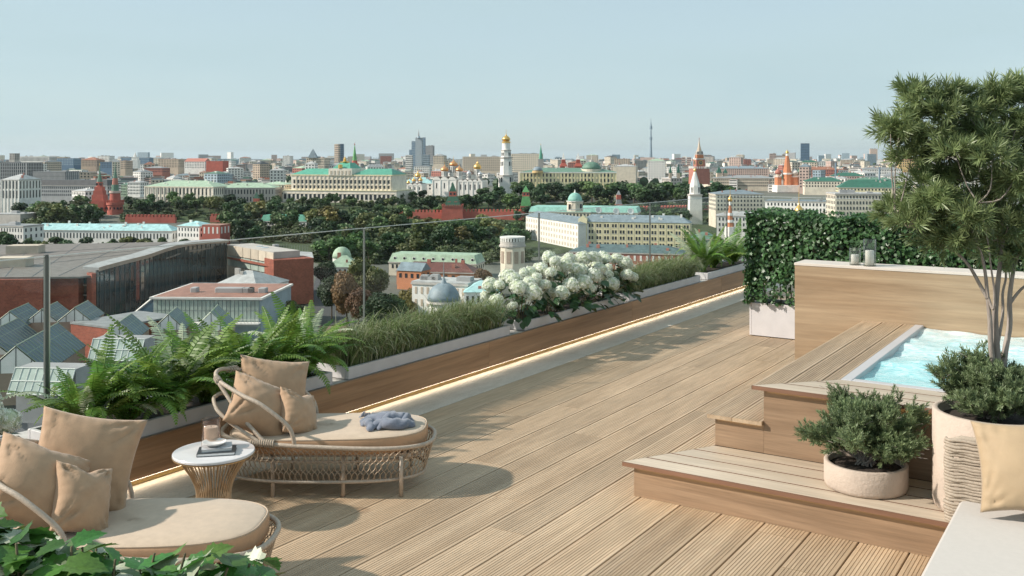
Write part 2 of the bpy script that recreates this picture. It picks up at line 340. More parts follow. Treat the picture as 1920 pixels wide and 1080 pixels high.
D('r_dslate', col=(.10,.15,.155), rough=.7, var=.3, scale=.4)
# ================================================================== terrace
XB = -6.40                      # bench face
def grooved(x0, x1, f0, f1, z, n=12, t=.03, edge=.018, gw=.30, gd=.0032):
    """a ribbed plank between x0 and x1, running from f0(x) to f1(x) along y, its top at z"""
    xs = [(x0, z-t), (x0, z-.003), (x0+.003, z)]
    p = (x1-x0-2*edge)/n; c = x0+edge
    for i in range(n):
        a = c+i*p+p*(1-gw)/2; b = a+p*gw
        xs += [(a, z), (a+.0018, z-gd), (b-.0018, z-gd), (b, z)]
    xs += [(x1-.003, z), (x1, z-.003), (x1, z-t)]
    k = len(xs); b = MB()
    vs = [(x, f0(x), zz) for x, zz in xs]+[(x, f1(x), zz) for x, zz in xs]
    fs = [(i, i+1, k+i+1, k+i) for i in range(k-1)]+[(k-1, 0, k, 2*k-1)]
    fs = [tuple(reversed(f)) for f in fs]+[tuple(range(k)), tuple(range(2*k-1, k-1, -1))]
    b.add(vs, fs); return b
# deck floor: slab under the planks, planks as children
sb = MB(); sb.box(-7.45, 6, -3, 19.6, -.5, -.045)
deck = sb.build('deck_floor', 'void'); tag(deck, kind='structure')
PITCH = .312
unit = grooved(-(PITCH-.010)/2, (PITCH-.010)/2, lambda x: 0, lambda x: 1, 0)
ub = unit.build('plank', 'deck', deck); um = ub.data; bpy.data.objects.remove(ub)
k = 0
rj = random.Random(3)
while True:
    xc = -5.915+PITCH*(k+.5); k += 1
    if xc > 2.2: break
    y1 = 19.3 if xc < -3.2 else 6.72
    y = 0.2; first = True
    forced = {6: [5.98], 10: [7.4], 12: [6.38], 13: [5.9]}.get(k-1)
    cuts = []
    yy = y+rj.uniform(1.5, 4.5)
    while yy < y1-1: cuts.append(yy); yy += rj.uniform(3.2, 5.2)
    if forced: cuts = [c for c in cuts if abs(c-forced[0]) > 2]+forced
    cuts = sorted(cuts)+[y1]; s0 = y
    for c in cuts:
        o = mobj('plank', um, deck); o.location = (xc, s0+.002, 0); o.scale = (1, c-s0-.005, 1); s0 = c
# smooth border plank lit by the strip under the bench
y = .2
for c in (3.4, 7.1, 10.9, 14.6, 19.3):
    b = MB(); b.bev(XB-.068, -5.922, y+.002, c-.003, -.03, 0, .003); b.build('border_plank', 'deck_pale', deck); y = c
# bench wall
bw = thing('bench_wall', 'long brown wooden bench wall running under the white planters', 'bench', (0,0,0))
y = -2
for c in (1.9, 5.6, 9.4, 13.2, 16.9, 19.3):
    b = MB(); b.bev(XB-.03, XB, y+.0015, c-.0015, .066, .36, .004); b.build('front_panel', 'bench', bw); y = c
b = MB(); b.box(XB-1.0, XB-.072, -2, 19.3, .0, .352); b.box(XB-.0715, XB-.032, -2, 19.3, .082, .352); b.build('core', 'slab', bw)
b = MB(); b.box(XB-.034, XB-.004, .2, 19.3, .0635, .0655); b.build('light_strip', 'led', bw)
b = MB(); b.box(XB-.0715, XB-.069, .2, 19.3, .002, .081); b.build('glow_gap', 'ochre_glow', bw)
# glass balustrade
XG = -7.12; GT = 1.74
bal = thing('glass_balustrade', 'frameless clear glass balustrade with thin posts behind the planters', 'balustrade', (0,0,0))
ys = [-3.0, .69, 4.36, 8.03, 11.70, 15.38, 19.1]
for y0, y1 in zip(ys, ys[1:]):
    b = MB(); b.box(XG-.006, XG+.006, y0+.012, y1-.012, .30, GT); b.build('glass_pane', 'glass', bal)
    b = MB(); b.box(XG-.007, XG+.007, y0+.012, y1-.012, GT+.0005, GT+.008); b.build('top_edge', 'rail', bal)
for i, y in enumerate(ys):
    r = .014 if i == 2 else .005
    b = MB(); b.box(XG-.012, XG+.012, y-r, y+r, .30, GT+(.02 if i == 2 else 0)); b.build('post', 'post', bal)
    if i == 2:
        b = MB(); b.box(XG-.010, XG+.013, y+r+.001, y+r+.012, .30, GT); b.build('post_trim', 'rail', bal)
xs = [XG+.02, -5.2, -3.3, -1.4, .5, 2.4]
for x0, x1 in zip(xs, xs[1:]):
    b = MB(); b.box(x0+.012, x1-.012, 19.094, 19.106, .05, GT); b.build('glass_pane', 'glass', bal)
    b = MB(); b.box(x0+.012, x1-.012, 19.093, 19.107, GT+.0005, GT+.008); b.build('top_edge', 'rail', bal)
# building under the terrace
b = MB(); b.box(-7.6, 12, -12, 20.2, -57.5, -.52); o = b.build('terrace_building', 'w_grey'); tag(o, kind='structure')
b = MB(); b.box(-7.55, XB-1.002, -3, 19.6, -.5, .30); o = b.build('parapet', 'slab'); tag(o, kind='structure')
# ---------------------------------------------------------------- planters on the bench
def trough(y0, y1, label, z0=.3605, z1=.475, x0=-7.02, x1=XB-.05, group='white troughs on the bench wall'):
    t = thing('planter_trough', label, 'planter', ((x0+x1)/2, y0, z0), 0, group)
    w2 = (x1-x0)/2; L_ = y1-y0; h = z1-z0; th = .035
    for nm, a in (('front_side', (w2-th, w2, 0, L_)), ('back_side', (-w2, -w2+th, 0, L_)), ('end_side', (-w2+th, w2-th, 0, th)), ('end_side', (-w2+th, w2-th, L_-th, L_))):
        b = MB(); b.bev(*a, 0, h, .004); b.build(nm, 'planter', t)
    b = MB(); b.box(-w2+th, w2-th, th, L_-th, .002, h-.03); b.build('soil', 'soil', t)
    return t
TR = [(-.6, 3.98, 'white planter trough at the near end holding white hydrangeas'), (4.15, 6.83, 'white planter trough filled with arching green ferns'),
      (7.05, 9.92, 'white planter trough of dark grass left of the hydrangeas'), (10.26, 13.05, 'white planter trough crowded with white hydrangeas in the middle'),
      (13.2, 16.0, 'white planter trough of grass right of the hydrangeas'), (16.35, 19.0, 'white planter trough with ferns at the far end')]
for a in TR: trough(*a)
# ---------------------------------------------------------------- steps and pool platform
pf = thing('pool_platform', 'stepped timber platform with plank treads around the plunge pool', 'platform', (0,0,0))
YF1, XS1 = 6.55, -3.16; YF2, XS2 = 7.28, -2.81; XP = -2.42; Z1, Z2, Z3 = .25, .50, .77
def riser(x0, x1, y, z0, z1):
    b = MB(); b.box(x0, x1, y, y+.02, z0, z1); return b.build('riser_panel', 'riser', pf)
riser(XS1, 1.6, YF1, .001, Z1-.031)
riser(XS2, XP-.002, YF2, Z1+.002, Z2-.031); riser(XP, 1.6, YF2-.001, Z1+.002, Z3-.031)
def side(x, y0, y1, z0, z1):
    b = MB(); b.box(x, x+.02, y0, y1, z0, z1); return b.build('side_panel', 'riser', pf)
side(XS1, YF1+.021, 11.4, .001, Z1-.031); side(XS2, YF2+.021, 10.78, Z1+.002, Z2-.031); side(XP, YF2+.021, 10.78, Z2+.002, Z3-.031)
b = MB(); b.box(XS1+.021, 1.6, YF1+.021, 10.78, .001, Z1-.033); b.build('frame', 'void', pf)
b = MB(); b.box(XS2+.021, XP-.001, YF2+.021, 10.78, Z1+.003, Z2-.033); b.build('frame', 'void', pf)
# step one front treads (mitred at the corner) and side treads
NX, NY = XS1-.085, YF1-.04     # outer corner of the nosing
k1 = (XS2-NX)/(YF2-NY)
mx_ = lambda yy: NX+(yy-NY)*k1   # x of the mitre at y
my_ = lambda xx: NY+(xx-NX)/k1
edges = [NY, NY+.195, NY+.392, NY+.589, YF2]
for a, c in zip(edges, edges[1:]):
    b = MB(); a2, c2 = a+.008, c-.008
    b.prism([(mx_(a2)+.002, a2), (1.6, a2), (1.6, c2), (mx_(c2)+.002, c2)], Z1-.028, Z1); b.m = [0, 0, 1, 1, 1, 1]; b.build('tread_plank', ['deck_x', 'nosing'], pf)  # sides share the nosing's dark stain, which also paints the gaps' shade
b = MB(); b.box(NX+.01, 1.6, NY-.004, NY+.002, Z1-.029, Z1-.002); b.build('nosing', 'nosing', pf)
for a, c in ((NX, NX+.205), (NX+.21, XS2-.003)):
    grooved(a+.002, c-.002, lambda x: my_(x)+.004, lambda x: 10.78, Z1, n=8).build('tread_plank', 'deck', pf)
# step two
for a, c in ((XS2-.05, XS2+.15), (XS2+.155, XP-.003)):
    grooved(a, c, lambda x: YF2-.045, lambda x: 10.78, Z2, n=8).build('tread_plank', 'deck', pf)
# platform top
PX, PY = XP-.085, YF2-.05
RX, RY = -1.98, 7.80             # outer corner of the pool rim
k3 = (RX-PX)/(RY-PY)
mx3 = lambda yy: PX+(yy-PY)*k3
my3 = lambda xx: PY+(xx-PX)/k3
edges = [PY, PY+.2, PY+.41, RY]
for a, c in zip(edges, edges[1:]):
    a2, c2 = a+.008, c-.008
    b = MB(); b.prism([(mx3(a2)+.002, a2), (1.6, a2), (1.6, c2), (mx3(c2)+.002, c2)], Z3-.028, Z3); b.m = [0, 0, 1, 1, 1, 1]; b.build('tread_plank', ['deck_x', 'nosing'], pf)  # plank sides dark again, gap shade put into their colour
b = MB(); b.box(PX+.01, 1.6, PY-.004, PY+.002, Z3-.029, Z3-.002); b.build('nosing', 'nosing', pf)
for a, c, n_ in ((PX, PX+.2, 8), (PX+.205, PX+.41, 8), (PX+.415, RX, 4)):
    grooved(a+.002, c-.002, lambda x: my3(x)+.003, lambda x: 10.79, Z3, n=n_).build('tread_plank', 'deck', pf)
b = MB(); b.box(XP+.022, 1.6, YF2+.022, 7.815, Z1, Z3-.04); b.box(XP+.022, -1.965, 7.82, 10.78, Z1, Z3-.04); b.build('frame', 'void', pf)
for (x0, x1, y, z) in ((XS1+.03, 1.6, YF1-.011, Z1-.032), (XP+.02, 1.6, YF2-.012, Z3-.032), (XS2+.02, XP-.02, YF2-.011, Z2-.0335)):
    b = MB(); b.box(x0, x1, y, y+.006, z, z+.003); b.build('light_strip', 'led2', pf)
# plunge pool
pl = thing('plunge_pool', 'plunge pool of bubbling turquoise water set in the timber platform', 'pool', (0,0,0))
b = MB(); rw = .085
b.bev(RX, RX+rw, RY, 10.79, Z3-.12, Z3+.004, .004); b.bev(RX+rw+.001, 1.6, RY, RY+rw*.9, Z3-.12, Z3+.004, .004); b.build('rim', 'tubrim', pl)
b = MB(); b.box(RX+rw-.02, RX+rw-.001, RY+.02, 10.79, .3, Z3-.121); b.box(RX+rw, 1.6, RY+.02, RY+.04, .3, Z3-.121); b.build('tub_wall', 'tubrim', pl)
nx_, ny_ = 150, 130; X_ = np.linspace(RX+rw-.002, 1.6, nx_); Y_ = np.linspace(RY+.07, 10.79, ny_)
GX, GY = np.meshgrid(X_, Y_); hh = np.zeros_like(GX); r_ = np.random.RandomState(5)
for q in range(46):
    a = r_.uniform(0, 6.28); fr = r_.uniform(5, 42); hh += np.sin((GX*math.cos(a)+GY*math.sin(a))*fr+r_.uniform(0, 6.28))*.026/fr
V = np.stack([GX, GY, Z3-.028+hh], -1).reshape(-1, 3); I = np.arange(nx_*ny_).reshape(ny_, nx_)
Fq = np.stack([I[:-1,:-1], I[:-1,1:], I[1:,1:], I[1:,:-1]], -1).reshape(-1, 4)
mobj('water_surface', np_mesh('water_surface', V, Fq, 'water', True), pl)
# wall behind the pool
wl = thing('pool_wall', 'wood clad low wall with pale stone cap behind the plunge pool', 'wall', (0,0,0))
b = MB(); b.box(-3.24, 6, 10.80, 11.20, 0, 1.318); b.build('panel', 'wallwood', wl)
b = MB(); b.bev(-3.246, 6, 10.794, 11.206, 1.3185, 1.345, .003); b.build('cap', 'cap', wl)
# ---------------------------------------------------------------- candles
def hurricane(loc, r, h, ch, label, clabel, gl='clear', cr=.7):
    t = thing('candle_holder', label, 'candle holder', loc)
    b = MB(); b.lathe([(r, .0), (r, h), (r-.004, h), (r-.004, .008), (.001, .008)], 28, cap=False); b.build('glass_cylinder', gl, t, True)
    b = MB(); b.lathe([(.001, 0), (r-.0005, 0), (r-.0005, .0075), (.001, .0075)], 28, cap=False); b.build('base', gl, t)
    rc = r*cr; q = thing('candle', clabel, 'candle', (loc[0], loc[1], loc[2]+.009))
    b = MB(); b.lathe([(.001, 0), (rc, 0), (rc, ch-.006), (rc-.004, ch), (rc*.7, ch-.002), (.001, ch-.005)], 24, cap=False); b.build('wax', 'wax', q, True)
    b = MB(); b.tube([(0,0,ch-.006), (0,0,ch+.008)], .0015, 5); b.build('wick', 'void', q)
hurricane((-2.62, 10.93, 1.3455), .060, .185, .105, 'short clear glass candle holder on the wall cap', 'white candle in the short glass on the wall')
hurricane((-2.46, 10.90, 1.3455), .066, .29, .16, 'tall clear glass candle holder on the wall cap', 'tall white candle in the tall glass on the wall')
# ---------------------------------------------------------------- daybeds
def se(t, a, c, e=.72):
    x, y = math.cos(t), math.sin(t); return (a*math.copysign(abs(x)**e, x), c*math.copysign(abs(y)**e, y))
def rimz(x): return .392-.045*x
NR = 72
def spline(pts, n=8):
    pts = [Vector(p) for p in pts]; out = []
    for i in range(len(pts)-1):
        p0 = pts[max(i-1, 0)]; p1 = pts[i]; p2 = pts[i+1]; p3 = pts[min(i+2, len(pts)-1)]
        for j in range(n):
            t = j/n; out.append(.5*((2*p1)+(p2-p0)*t+(2*p0-5*p1+4*p2-p3)*t*t+(3*p1-p0-3*p2+p3)*t**3))
    return out+[pts[-1]]
_arc = []
for A_, B_ in ((.81, .425), (.74, .365)):
    q = np.array([se(2*math.pi*i/2000, A_, B_) for i in range(2001)]); s_ = np.concatenate([[0], np.cumsum(np.hypot(*np.diff(q, axis=0).T))]); _arc.append((s_/s_[-1], q))
def arc(th, k):
    u = (th/(2*math.pi)) % 1; s_, q = _arc[k]; return float(np.interp(u, s_, q[:, 0])), float(np.interp(u, s_, q[:, 1]))
def make_daybed(label):
    t = thing('daybed', label, 'daybed', (0,0,0), 0, 'woven daybeds by the bench')
    up = [(*se(2*math.pi*i/NR, .81, .425), 0) for i in range(NR)]; up = [(x, y, rimz(x)) for x, y, _ in up]
    b = MB(); b.tube(up, .0165, 10, True); b.build('upper_rim', 'rattan', t, True)
    lo = [(*se(2*math.pi*i/NR, .74, .365), .118) for i in range(NR)]
    b = MB(); b.tube(lo, .013, 8, True); b.build('lower_rim', 'rattan', t, True)
    md = [(*se(2*math.pi*i/NR, .72, .34), .26) for i in range(NR)]
    b = MB(); b.tube(md, .012, 6, True); b.build('inner_rail', 'rattan', t, True)
    # ogee lattice
    n = 92; b = MB(); rows = 3.5
    for i in range(n):
        for sgn in (0, 1):
            pts = []
            for j in range(25):
                u = j/24; dth = .5*.92*math.cos(math.pi*rows*u*2/2*1.0+(math.pi if sgn else 0))
                dth = .47*math.copysign(abs(math.cos(math.pi*rows*u))**.7, math.cos(math.pi*rows*u))*(1 if sgn else -1)
                th = 2*math.pi*(i+(.5 if True else 0)+dth+ .5)/n
                x0, y0 = arc(th, 0); x1, y1 = arc(th, 1)
                z0 = rimz(x0); pts.append((x0+(x1-x0)*u, y0+(y1-y0)*u, z0+(.118-z0)*u))
            b.tube(pts, .0036, 3)
    b.build('lattice', 'lattice', t, stuff=True)
    for x in (-.36, .16, .59):
        for y in (-.335, .335):
            b = MB(); b.tube([(x, y, 0), (x, y, .3)], .0155, 8); b.build('leg', 'rattan', t, True)
    b = MB(); b.box(-.66, .66, -.3, .3, .285, .31); b.build('seat_board', 'rattan', t)
    # cushion
    prof = [(.0, .312), (.92, .312), (.985, .325), (1, .345), (1, .41), (.99, .425), (.955, .437), (.6, .441), (.0, .443)]
    vs = []; N = 64
    for r, z in prof:
        for i in range(N):
            x, y = se(2*math.pi*i/N, .755, .378, .66); vs.append((x*max(r, .002), y*max(r, .002), z+.012*(x/.7)*(z > .4)))
    fs = [(j*N+i, j*N+(i+1)%N, (j+1)*N+(i+1)%N, (j+1)*N+i) for j in range(len(prof)-1) for i in range(N)]
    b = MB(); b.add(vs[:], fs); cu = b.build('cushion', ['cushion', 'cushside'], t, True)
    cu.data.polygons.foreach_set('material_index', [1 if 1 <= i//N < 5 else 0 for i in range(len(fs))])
    pp = [(*se(2*math.pi*i/N, .755*.985, .378*.985, .66), 0) for i in range(N)]
    b = MB(); b.tube([(x, y, .43+.012*x/.7) for x, y, _ in pp], .004, 5, True); b.build('piping', 'cushion', cu, True)
    # hoops of the backrest
    half = [(-.18,-.415,.40), (-.225,-.42,.54), (-.42,-.41,.695), (-.585,-.35,.755), (-.80,-.2,.83), (-.87,0,.86)]
    hoop = half+[(x, -y, z) for x, y, z in reversed(half[:-1])]
    b = MB(); b.tube(spline(hoop), .0155, 9); b.build('back_hoop', 'rattan', t, True)
    half = [(-.42,-.41,.415), (-.62,-.36,.52), (-.79,-.25,.61), (-.87,-.1,.66), (-.88,0,.665)]
    hoop = half+[(x, -y, z) for x, y, z in reversed(half[:-1])]
    b = MB(); b.tube(spline(hoop), .0145, 9); b.build('back_hoop', 'rattan', t, True)
    for s in (-1, 1):
        b = MB(); b.tube(spline([(-.39, s*.412, .415), (-.6, s*.33, .60), (-.80, s*.215, .82)]), .0145, 8); b.build('back_strut', 'rattan', t, True)
        b = MB()
        for q in range(11):
            x = -.50+q*.0165; th = math.acos(max(-1, min(1, math.copysign(abs(x/.81)**(1/.72), x)))); _, yy = se(th, .81, .425)
            b.tube([(x, s*yy+.0255*math.cos(a)*1, rimz(x)+.006+.0255*math.sin(a)) for a in [2*math.pi*i/10 for i in range(10)]], .0075, 5, True)
        b.build('rope_wrap', 'rope', t, True)
        b = MB()
        for q in range(4):
            b.tube([(-.792-.012*q+.02*math.cos(a), s*(.222-.022*q)+.004*math.cos(a), .826+.003*q+.022*math.sin(a)) for a in [2*math.pi*i/10 for i in range(10)]], .007, 5, True)
        b.build('rope_wrap', 'rope', t, True)
    return t
db = make_daybed('rattan daybed with grey throw beside the far side of the round table')
db.location = W(-1.41, 7.53); db.rotation_euler.z = YAW
db2 = copy_tree(db); db2['label'] = 'nearest rattan daybed half hidden by foreground leaves'; db2.location = W(-2.16, 5.55); db2.rotation_euler.z = YAW-.02
# pillows
def pillow_mesh(name, w, h, t, seed, chop=0, mat='pillow', n=30, ears=.1):
    r = random.Random(seed); b = MB(); vs = []; idx = {}
    fr = [(r.uniform(5, 13), r.uniform(5, 13), r.uniform(0, 6.28), r.uniform(.5, 1)) for _ in range(9)]
    cr = []
    for sx in (-1, 1):
        for sy in (-1, 1):
            for q in range(3): a = math.atan2(-sy, -sx)+r.uniform(-.5, .5); k = r.uniform(.3, .62); cr.append((sx*.98+math.cos(a)*k, sy*.98+math.sin(a)*k, a+math.pi/2, r.uniform(.02, .05)))
    for side in (1, -1):
        for j in range(n+1):
            for i in range(n+1):
                u = -1+2*i/n; v = -1+2*j/n
                u = math.sin(u*math.pi/2)*.35+u*.65; v = math.sin(v*math.pi/2)*.35+v*.65
                e = max(0, (1-u*u))**.48*max(0, (1-v*v))**.48
                x = u*w/2*(1-ears*(1-v*v)*u*u); y = v*h/2*(1-ears*(1-u*u)*v*v)
                wr = sum(math.sin(u*a+p)*math.cos(v*c+p*1.7)*k for a, c, p, k in fr)*.0011
                for (cx, cy, ca, am) in cr:
                    dx, dy = u-cx, v-cy; q = dx*math.cos(ca)+dy*math.sin(ca); s = -dx*math.sin(ca)+dy*math.cos(ca)
                    wr -= am*math.exp(-(q/.035)**2-(s/.33)**2)*.4
                edge = (abs(u)**4+abs(v)**4)
                z = side*(t/2*e+wr*min(1, e*2)*(1 if side > 0 else .4)+.0045*math.sin(u*26+seed)*edge*min(1, e*3)*(abs(v) > .4)+.0045*math.sin(v*24+seed)*edge*min(1, e*3)*(abs(u) > .4))
                if chop:
                    dd = chop*math.exp(-(u/.32)**2)*max(0, (v+.2)/1.2)**1.5
                    y -= dd*h*.5; z *= 1+.9*dd*(1-abs(v))
                vs.append((x, y, z))
    m1 = (n+1)**2; fs = []
    for s in (0, 1):
        for j in range(n):
            for i in range(n):
                a = s*m1+j*(n+1)+i; f = (a, a+1, a+n+2, a+n+1); fs.append(f if s == 0 else f[::-1])
    b.add(vs, fs); me = bpy.data.meshes.new(name); me.from_pydata(b.v, [], b.f)
    bm = bmesh.new(); bm.from_mesh(me); bmesh.ops.remove_doubles(bm, verts=bm.verts, dist=.0008); bm.to_mesh(me); bm.free()
    me.materials.append(MAT(mat)); me.polygons.foreach_set('use_smooth', [True]*len(me.polygons)); return me
def pillow(label, lat, d, z, az, tilt, roll, size, seed, chop=0, mat='pillow', group='tan cushions on the daybeds'):
    # az: direction of the face in the camera frame (0 = towards the camera, 90 = to the right), tilt: leaning back, roll about its face
    w_, h_, t_ = size; me = pillow_mesh('pillow', w_, h_, t_, seed, chop, mat); o = mobj('pillow', me); tag(o, label, 'pillow', group)
    a = math.radians(az); ti = math.radians(tilt)
    n = W(math.sin(a)*math.cos(ti), -math.cos(a)*math.cos(ti)); n.z = math.sin(ti)
    t, b2, nn = frame(n, (0,0,1), math.radians(roll)); M = Matrix(basis(t, b2, nn, W(lat, d, z)).tolist()); o.matrix_world = M
    return o
def pil_px(px, py, d): return ((px-960)/F*d, d, Z(py, d))
pillow('big square tan cushion at the back of the daybed with the throw', *pil_px(513, 736, 7.80), 34, 28, -13, (.58, .58, .21), 1, 0)
pillow('plump tan cushion leaning on the hoop of the daybed with the throw', *pil_px(488, 764, 7.38), 50, 38, -36, (.52, .46, .28), 2, .05)
pillow('small tan cushion in front on the daybed with the throw', *pil_px(560, 775, 7.42), 62, 30, -26, (.34, .37, .18), 3, .18)
pillow('big square tan cushion at the back of the nearest daybed', *pil_px(158, 866, 5.78), 24, 24, -14, (.60, .58, .22), 4, 0)
pillow('plump tan cushion leaning on the hoop of the nearest daybed', *pil_px(66, 912, 5.45), 50, 36, -34, (.54, .50, .30), 5, .05)
pillow('small tan cushion in front on the nearest daybed', *pil_px(154, 936, 5.44), 58, 30, -24, (.34, .40, .20), 6, .18)
# throw
def throw():
    t = thing('throw_blanket', 'crumpled blue grey fringed throw lying on the daybed cushion', 'blanket', W((724-960)/F*7.5, 7.5, .449), YAW+.1); t.scale = (1.02, 1.25, 1.75)
    rr = random.Random(8)
    folds = [([(-.20,.05,0), (-.10,.07,.01), (.0,.05,.012), (.10,.075,.012), (.19,.06,0)], .050, .024), ([(-.19,-.02,0), (-.08,.01,.016), (.04,-.02,.02), (.13,.02,.016), (.21,.0,0)], .055, .030), ([(-.13,-.11,0), (-.04,-.07,.012), (.06,-.10,.014), (.16,-.06,.006), (.22,-.05,0)], .052, .026),
             ([(-.06,-.13,.0), (.0,-.06,.03), (.05,.02,.034), (.08,.09,.02)], .034, .018), ([(-.17,.02,.004), (-.13,-.05,.016), (-.11,-.10,.008), (-.12,-.15,0)], .036, .018), ([(.10,-.09,.004), (.15,-.01,.026), (.16,.06,.022)], .030, .016), ([(-.1,.1,.0), (-.02,.03,.034), (.07,-.03,.032)], .028, .016)]
    b = MB()
    for pts, w_, h_ in folds:
        q = spline(pts, 7); n = len(q); k = 14; vs = []
        for i, p in enumerate(q):
            tg = (q[min(i+1, n-1)]-q[max(i-1, 0)]).normalized(); sd = Vector((-tg.y, tg.x, 0)).normalized(); e = math.sin(math.pi*(i+.35)/(n-.3))**.45
            for j in range(k):
                a_ = 2*math.pi*j/k; ww = w_*e*(1+.18*math.sin(i*.8+j*.9)); vs.append(p+sd*math.cos(a_)*ww+Vector((0, 0, max(-.004-p.z*.8, h_*e*math.sin(a_)*(1+.12*math.sin(i*1.1+j))))))
        b.add(vs, [(i*k+j, i*k+(j+1)%k, (i+1)*k+(j+1)%k, (i+1)*k+j) for i in range(n-1) for j in range(k)]+[tuple(range(k-1, -1, -1)), tuple((n-1)*k+j for j in range(k))])
    b.v = [(x, y, z+.006) for x, y, z in b.v]; b.build('cloth', 'throw', t, True)
    for i in range(34):
        b = MB(); x = -.19+i*.0088; y = .085+.02*math.sin(i*.35)
        b.tube([(x, y, .022), (x+.004, y+.02, .034+rr.uniform(-.006, .006)), (x+rr.uniform(-.02, .015), y+.055, .016), (x+rr.uniform(-.03, .02), y+.085, .005)], .0036, 4); b.build('fringe', 'throw', t, True)
throw()
# side table
TD = 6.73; tb = thing('side_table', 'round marble topped side table on a waisted wire base', 'table', W((401-960)/F*TD, TD), YAW)
b = MB(); b.lathe([(.001,.459), (.268,.459), (.275,.463), (.275,.476), (.272,.48), (.001,.48)], 56, cap=False); b.build('table_top', 'marble', tb)
b = MB(); b.lathe([(.262,.450), (.276,.452), (.277,.4585), (.262,.4585)], 56, cap=False); b.build('rim_band', 'goldrim', tb)
b = MB(); b.lathe([(.001,.0), (.16,.0), (.16,.008), (.001,.008)], 32, cap=False); b.build('base_ring', 'tablewire', tb)
b = MB(); b.tube(spline([(.235,0,.452), (.205,0,.40), (.15,0,.31), (.118,0,.22), (.118,0,.12), (.15,0,.008)], 4), .0042, 5); r0 = b.build('rod', 'tablewire', tb, True)
for i in range(1, 44):
    o = mobj('rod', r0.data, tb); o.rotation_euler.z = 2*math.pi*i/44
b = MB(); b.lathe([(.118,.16), (.121,.163), (.118,.166)], 30, cap=False); b.build('rod_ring', 'tablewire', tb)
tl = W((401-960)/F*TD, TD, .4805)
p = tl+W(-.045, .085)
hurricane((p.x, p.y, tl.z), .066, .20, .135, 'amber tinted glass candle holder on the marble side table', 'white candle in the amber glass on the side table', 'amber', .72)
def book(lat, d, z, w_, l_, h_, rz, cov, label):
    t = thing('book', label, 'book', tl+W(lat, d, z), YAW+rz, 'books on the side table')
    b = MB(); b.box(-w_/2+.004, w_/2-.004, -l_/2+.003, l_/2-.003, .0035, h_-.0035); b.build('pages', 'paper', t)
    b = MB(); b.box(-w_/2, w_/2, -l_/2, l_/2, 0, .003); b.box(-w_/2, w_/2, -l_/2, l_/2, h_-.003, h_); b.box(-w_/2, -w_/2+.003, -l_/2, l_/2, .003, h_-.003); b.build('cover', cov, t)
book(.035, -.045, .0005, .25, .17, .022, .20, 'book_dark', 'black covered book lying lowest on the marble side table')
book(.03, -.03, .023, .20, .15, .02, .28, 'book_grey', 'grey patterned book lying on top of the black book')
t = thing('dish', 'small round white dish on the books of the side table', 'dish', tl+W(.01, -.02, .044), 0)
b = MB(); b.lathe([(.001,.0), (.04,.0), (.06,.008), (.082,.024), (.084,.027), (.079,.026), (.058,.012), (.001,.008)], 36, cap=False); b.build('bowl', 'ceramic', t, True)
# sofa corner at the lower right
sf = thing('sofa', 'white cushioned outdoor sofa with woven rope back at the right edge', 'sofa', (-.93, 6.485, 0))
b = MB(); b.bev(0, 1.9, -1.9, -.005, .26, .42, .018); b.build('seat_cushion', 'sofa', sf)
b = MB(); b.bev(0.02, 1.9, -1.9, -.0, .12, .255, .01); b.build('seat_frame', 'rope', sf)
for x, y in ((.06, -.06), (.06, -1.8), (1.8, -.06), (1.8, -1.8)):
    b = MB(); b.box(x-.025, x+.025, y-.025, y+.025, 0, .119); b.build('leg', 'rope', sf)
b = MB(); pr = [(.0, .035, .12), (.0, .035, .74), (.03, .035, .775), (1.9, .035, .775)]
b.tube([(-.065,.045,.285), (-.065,.045,.70), (-.05,.045,.755), (.0,.045,.775), (1.9,.045,.775)], .022, 8); b.build('back_frame', 'rope', sf, True)
rr = random.Random(2); RP = []
for v in range(5):
    b = MB(); ph = rr.uniform(0, 6)
    ln = [(-.088,.045,0), (-.086,.02,.002), (-.062,.005,.0)]+[(-.03+.05*i, .006+.005*math.sin(i*1.7+ph), .0030*math.sin(i*.9+ph*2)+.0025*math.sin(i*2.3+ph)) for i in range(40)]
    b.tube(ln, .0108, 7); q = b.build('rope', 'rope', sf, True); RP.append(q.data); bpy.data.objects.remove(q)
for i in range(28):
    o = mobj('rope', RP[i % 5], sf); o.location = (rr.uniform(-.006, .006), rr.uniform(-.006, .004), .275+i*.0183); o.rotation_euler = (0, rr.uniform(-.012, .012), rr.uniform(-.006, .006))
pillow('pale gold square cushion against the woven back of the sofa', *pil_px(1932, 876, 5.60), -26, 22, 6, (.58, .52, .20), 11, 0, 'pillow_y', 'sofa cushions')
# ================================================================== plants on the terrace
def Rm(ax, ang): return np.array(Matrix.Rotation(ang, 3, ax))
def M4(R, p, s=1.0):
    A = np.eye(4); A[:3, :3] = np.array(R)*s; A[:3, 3] = p; return A
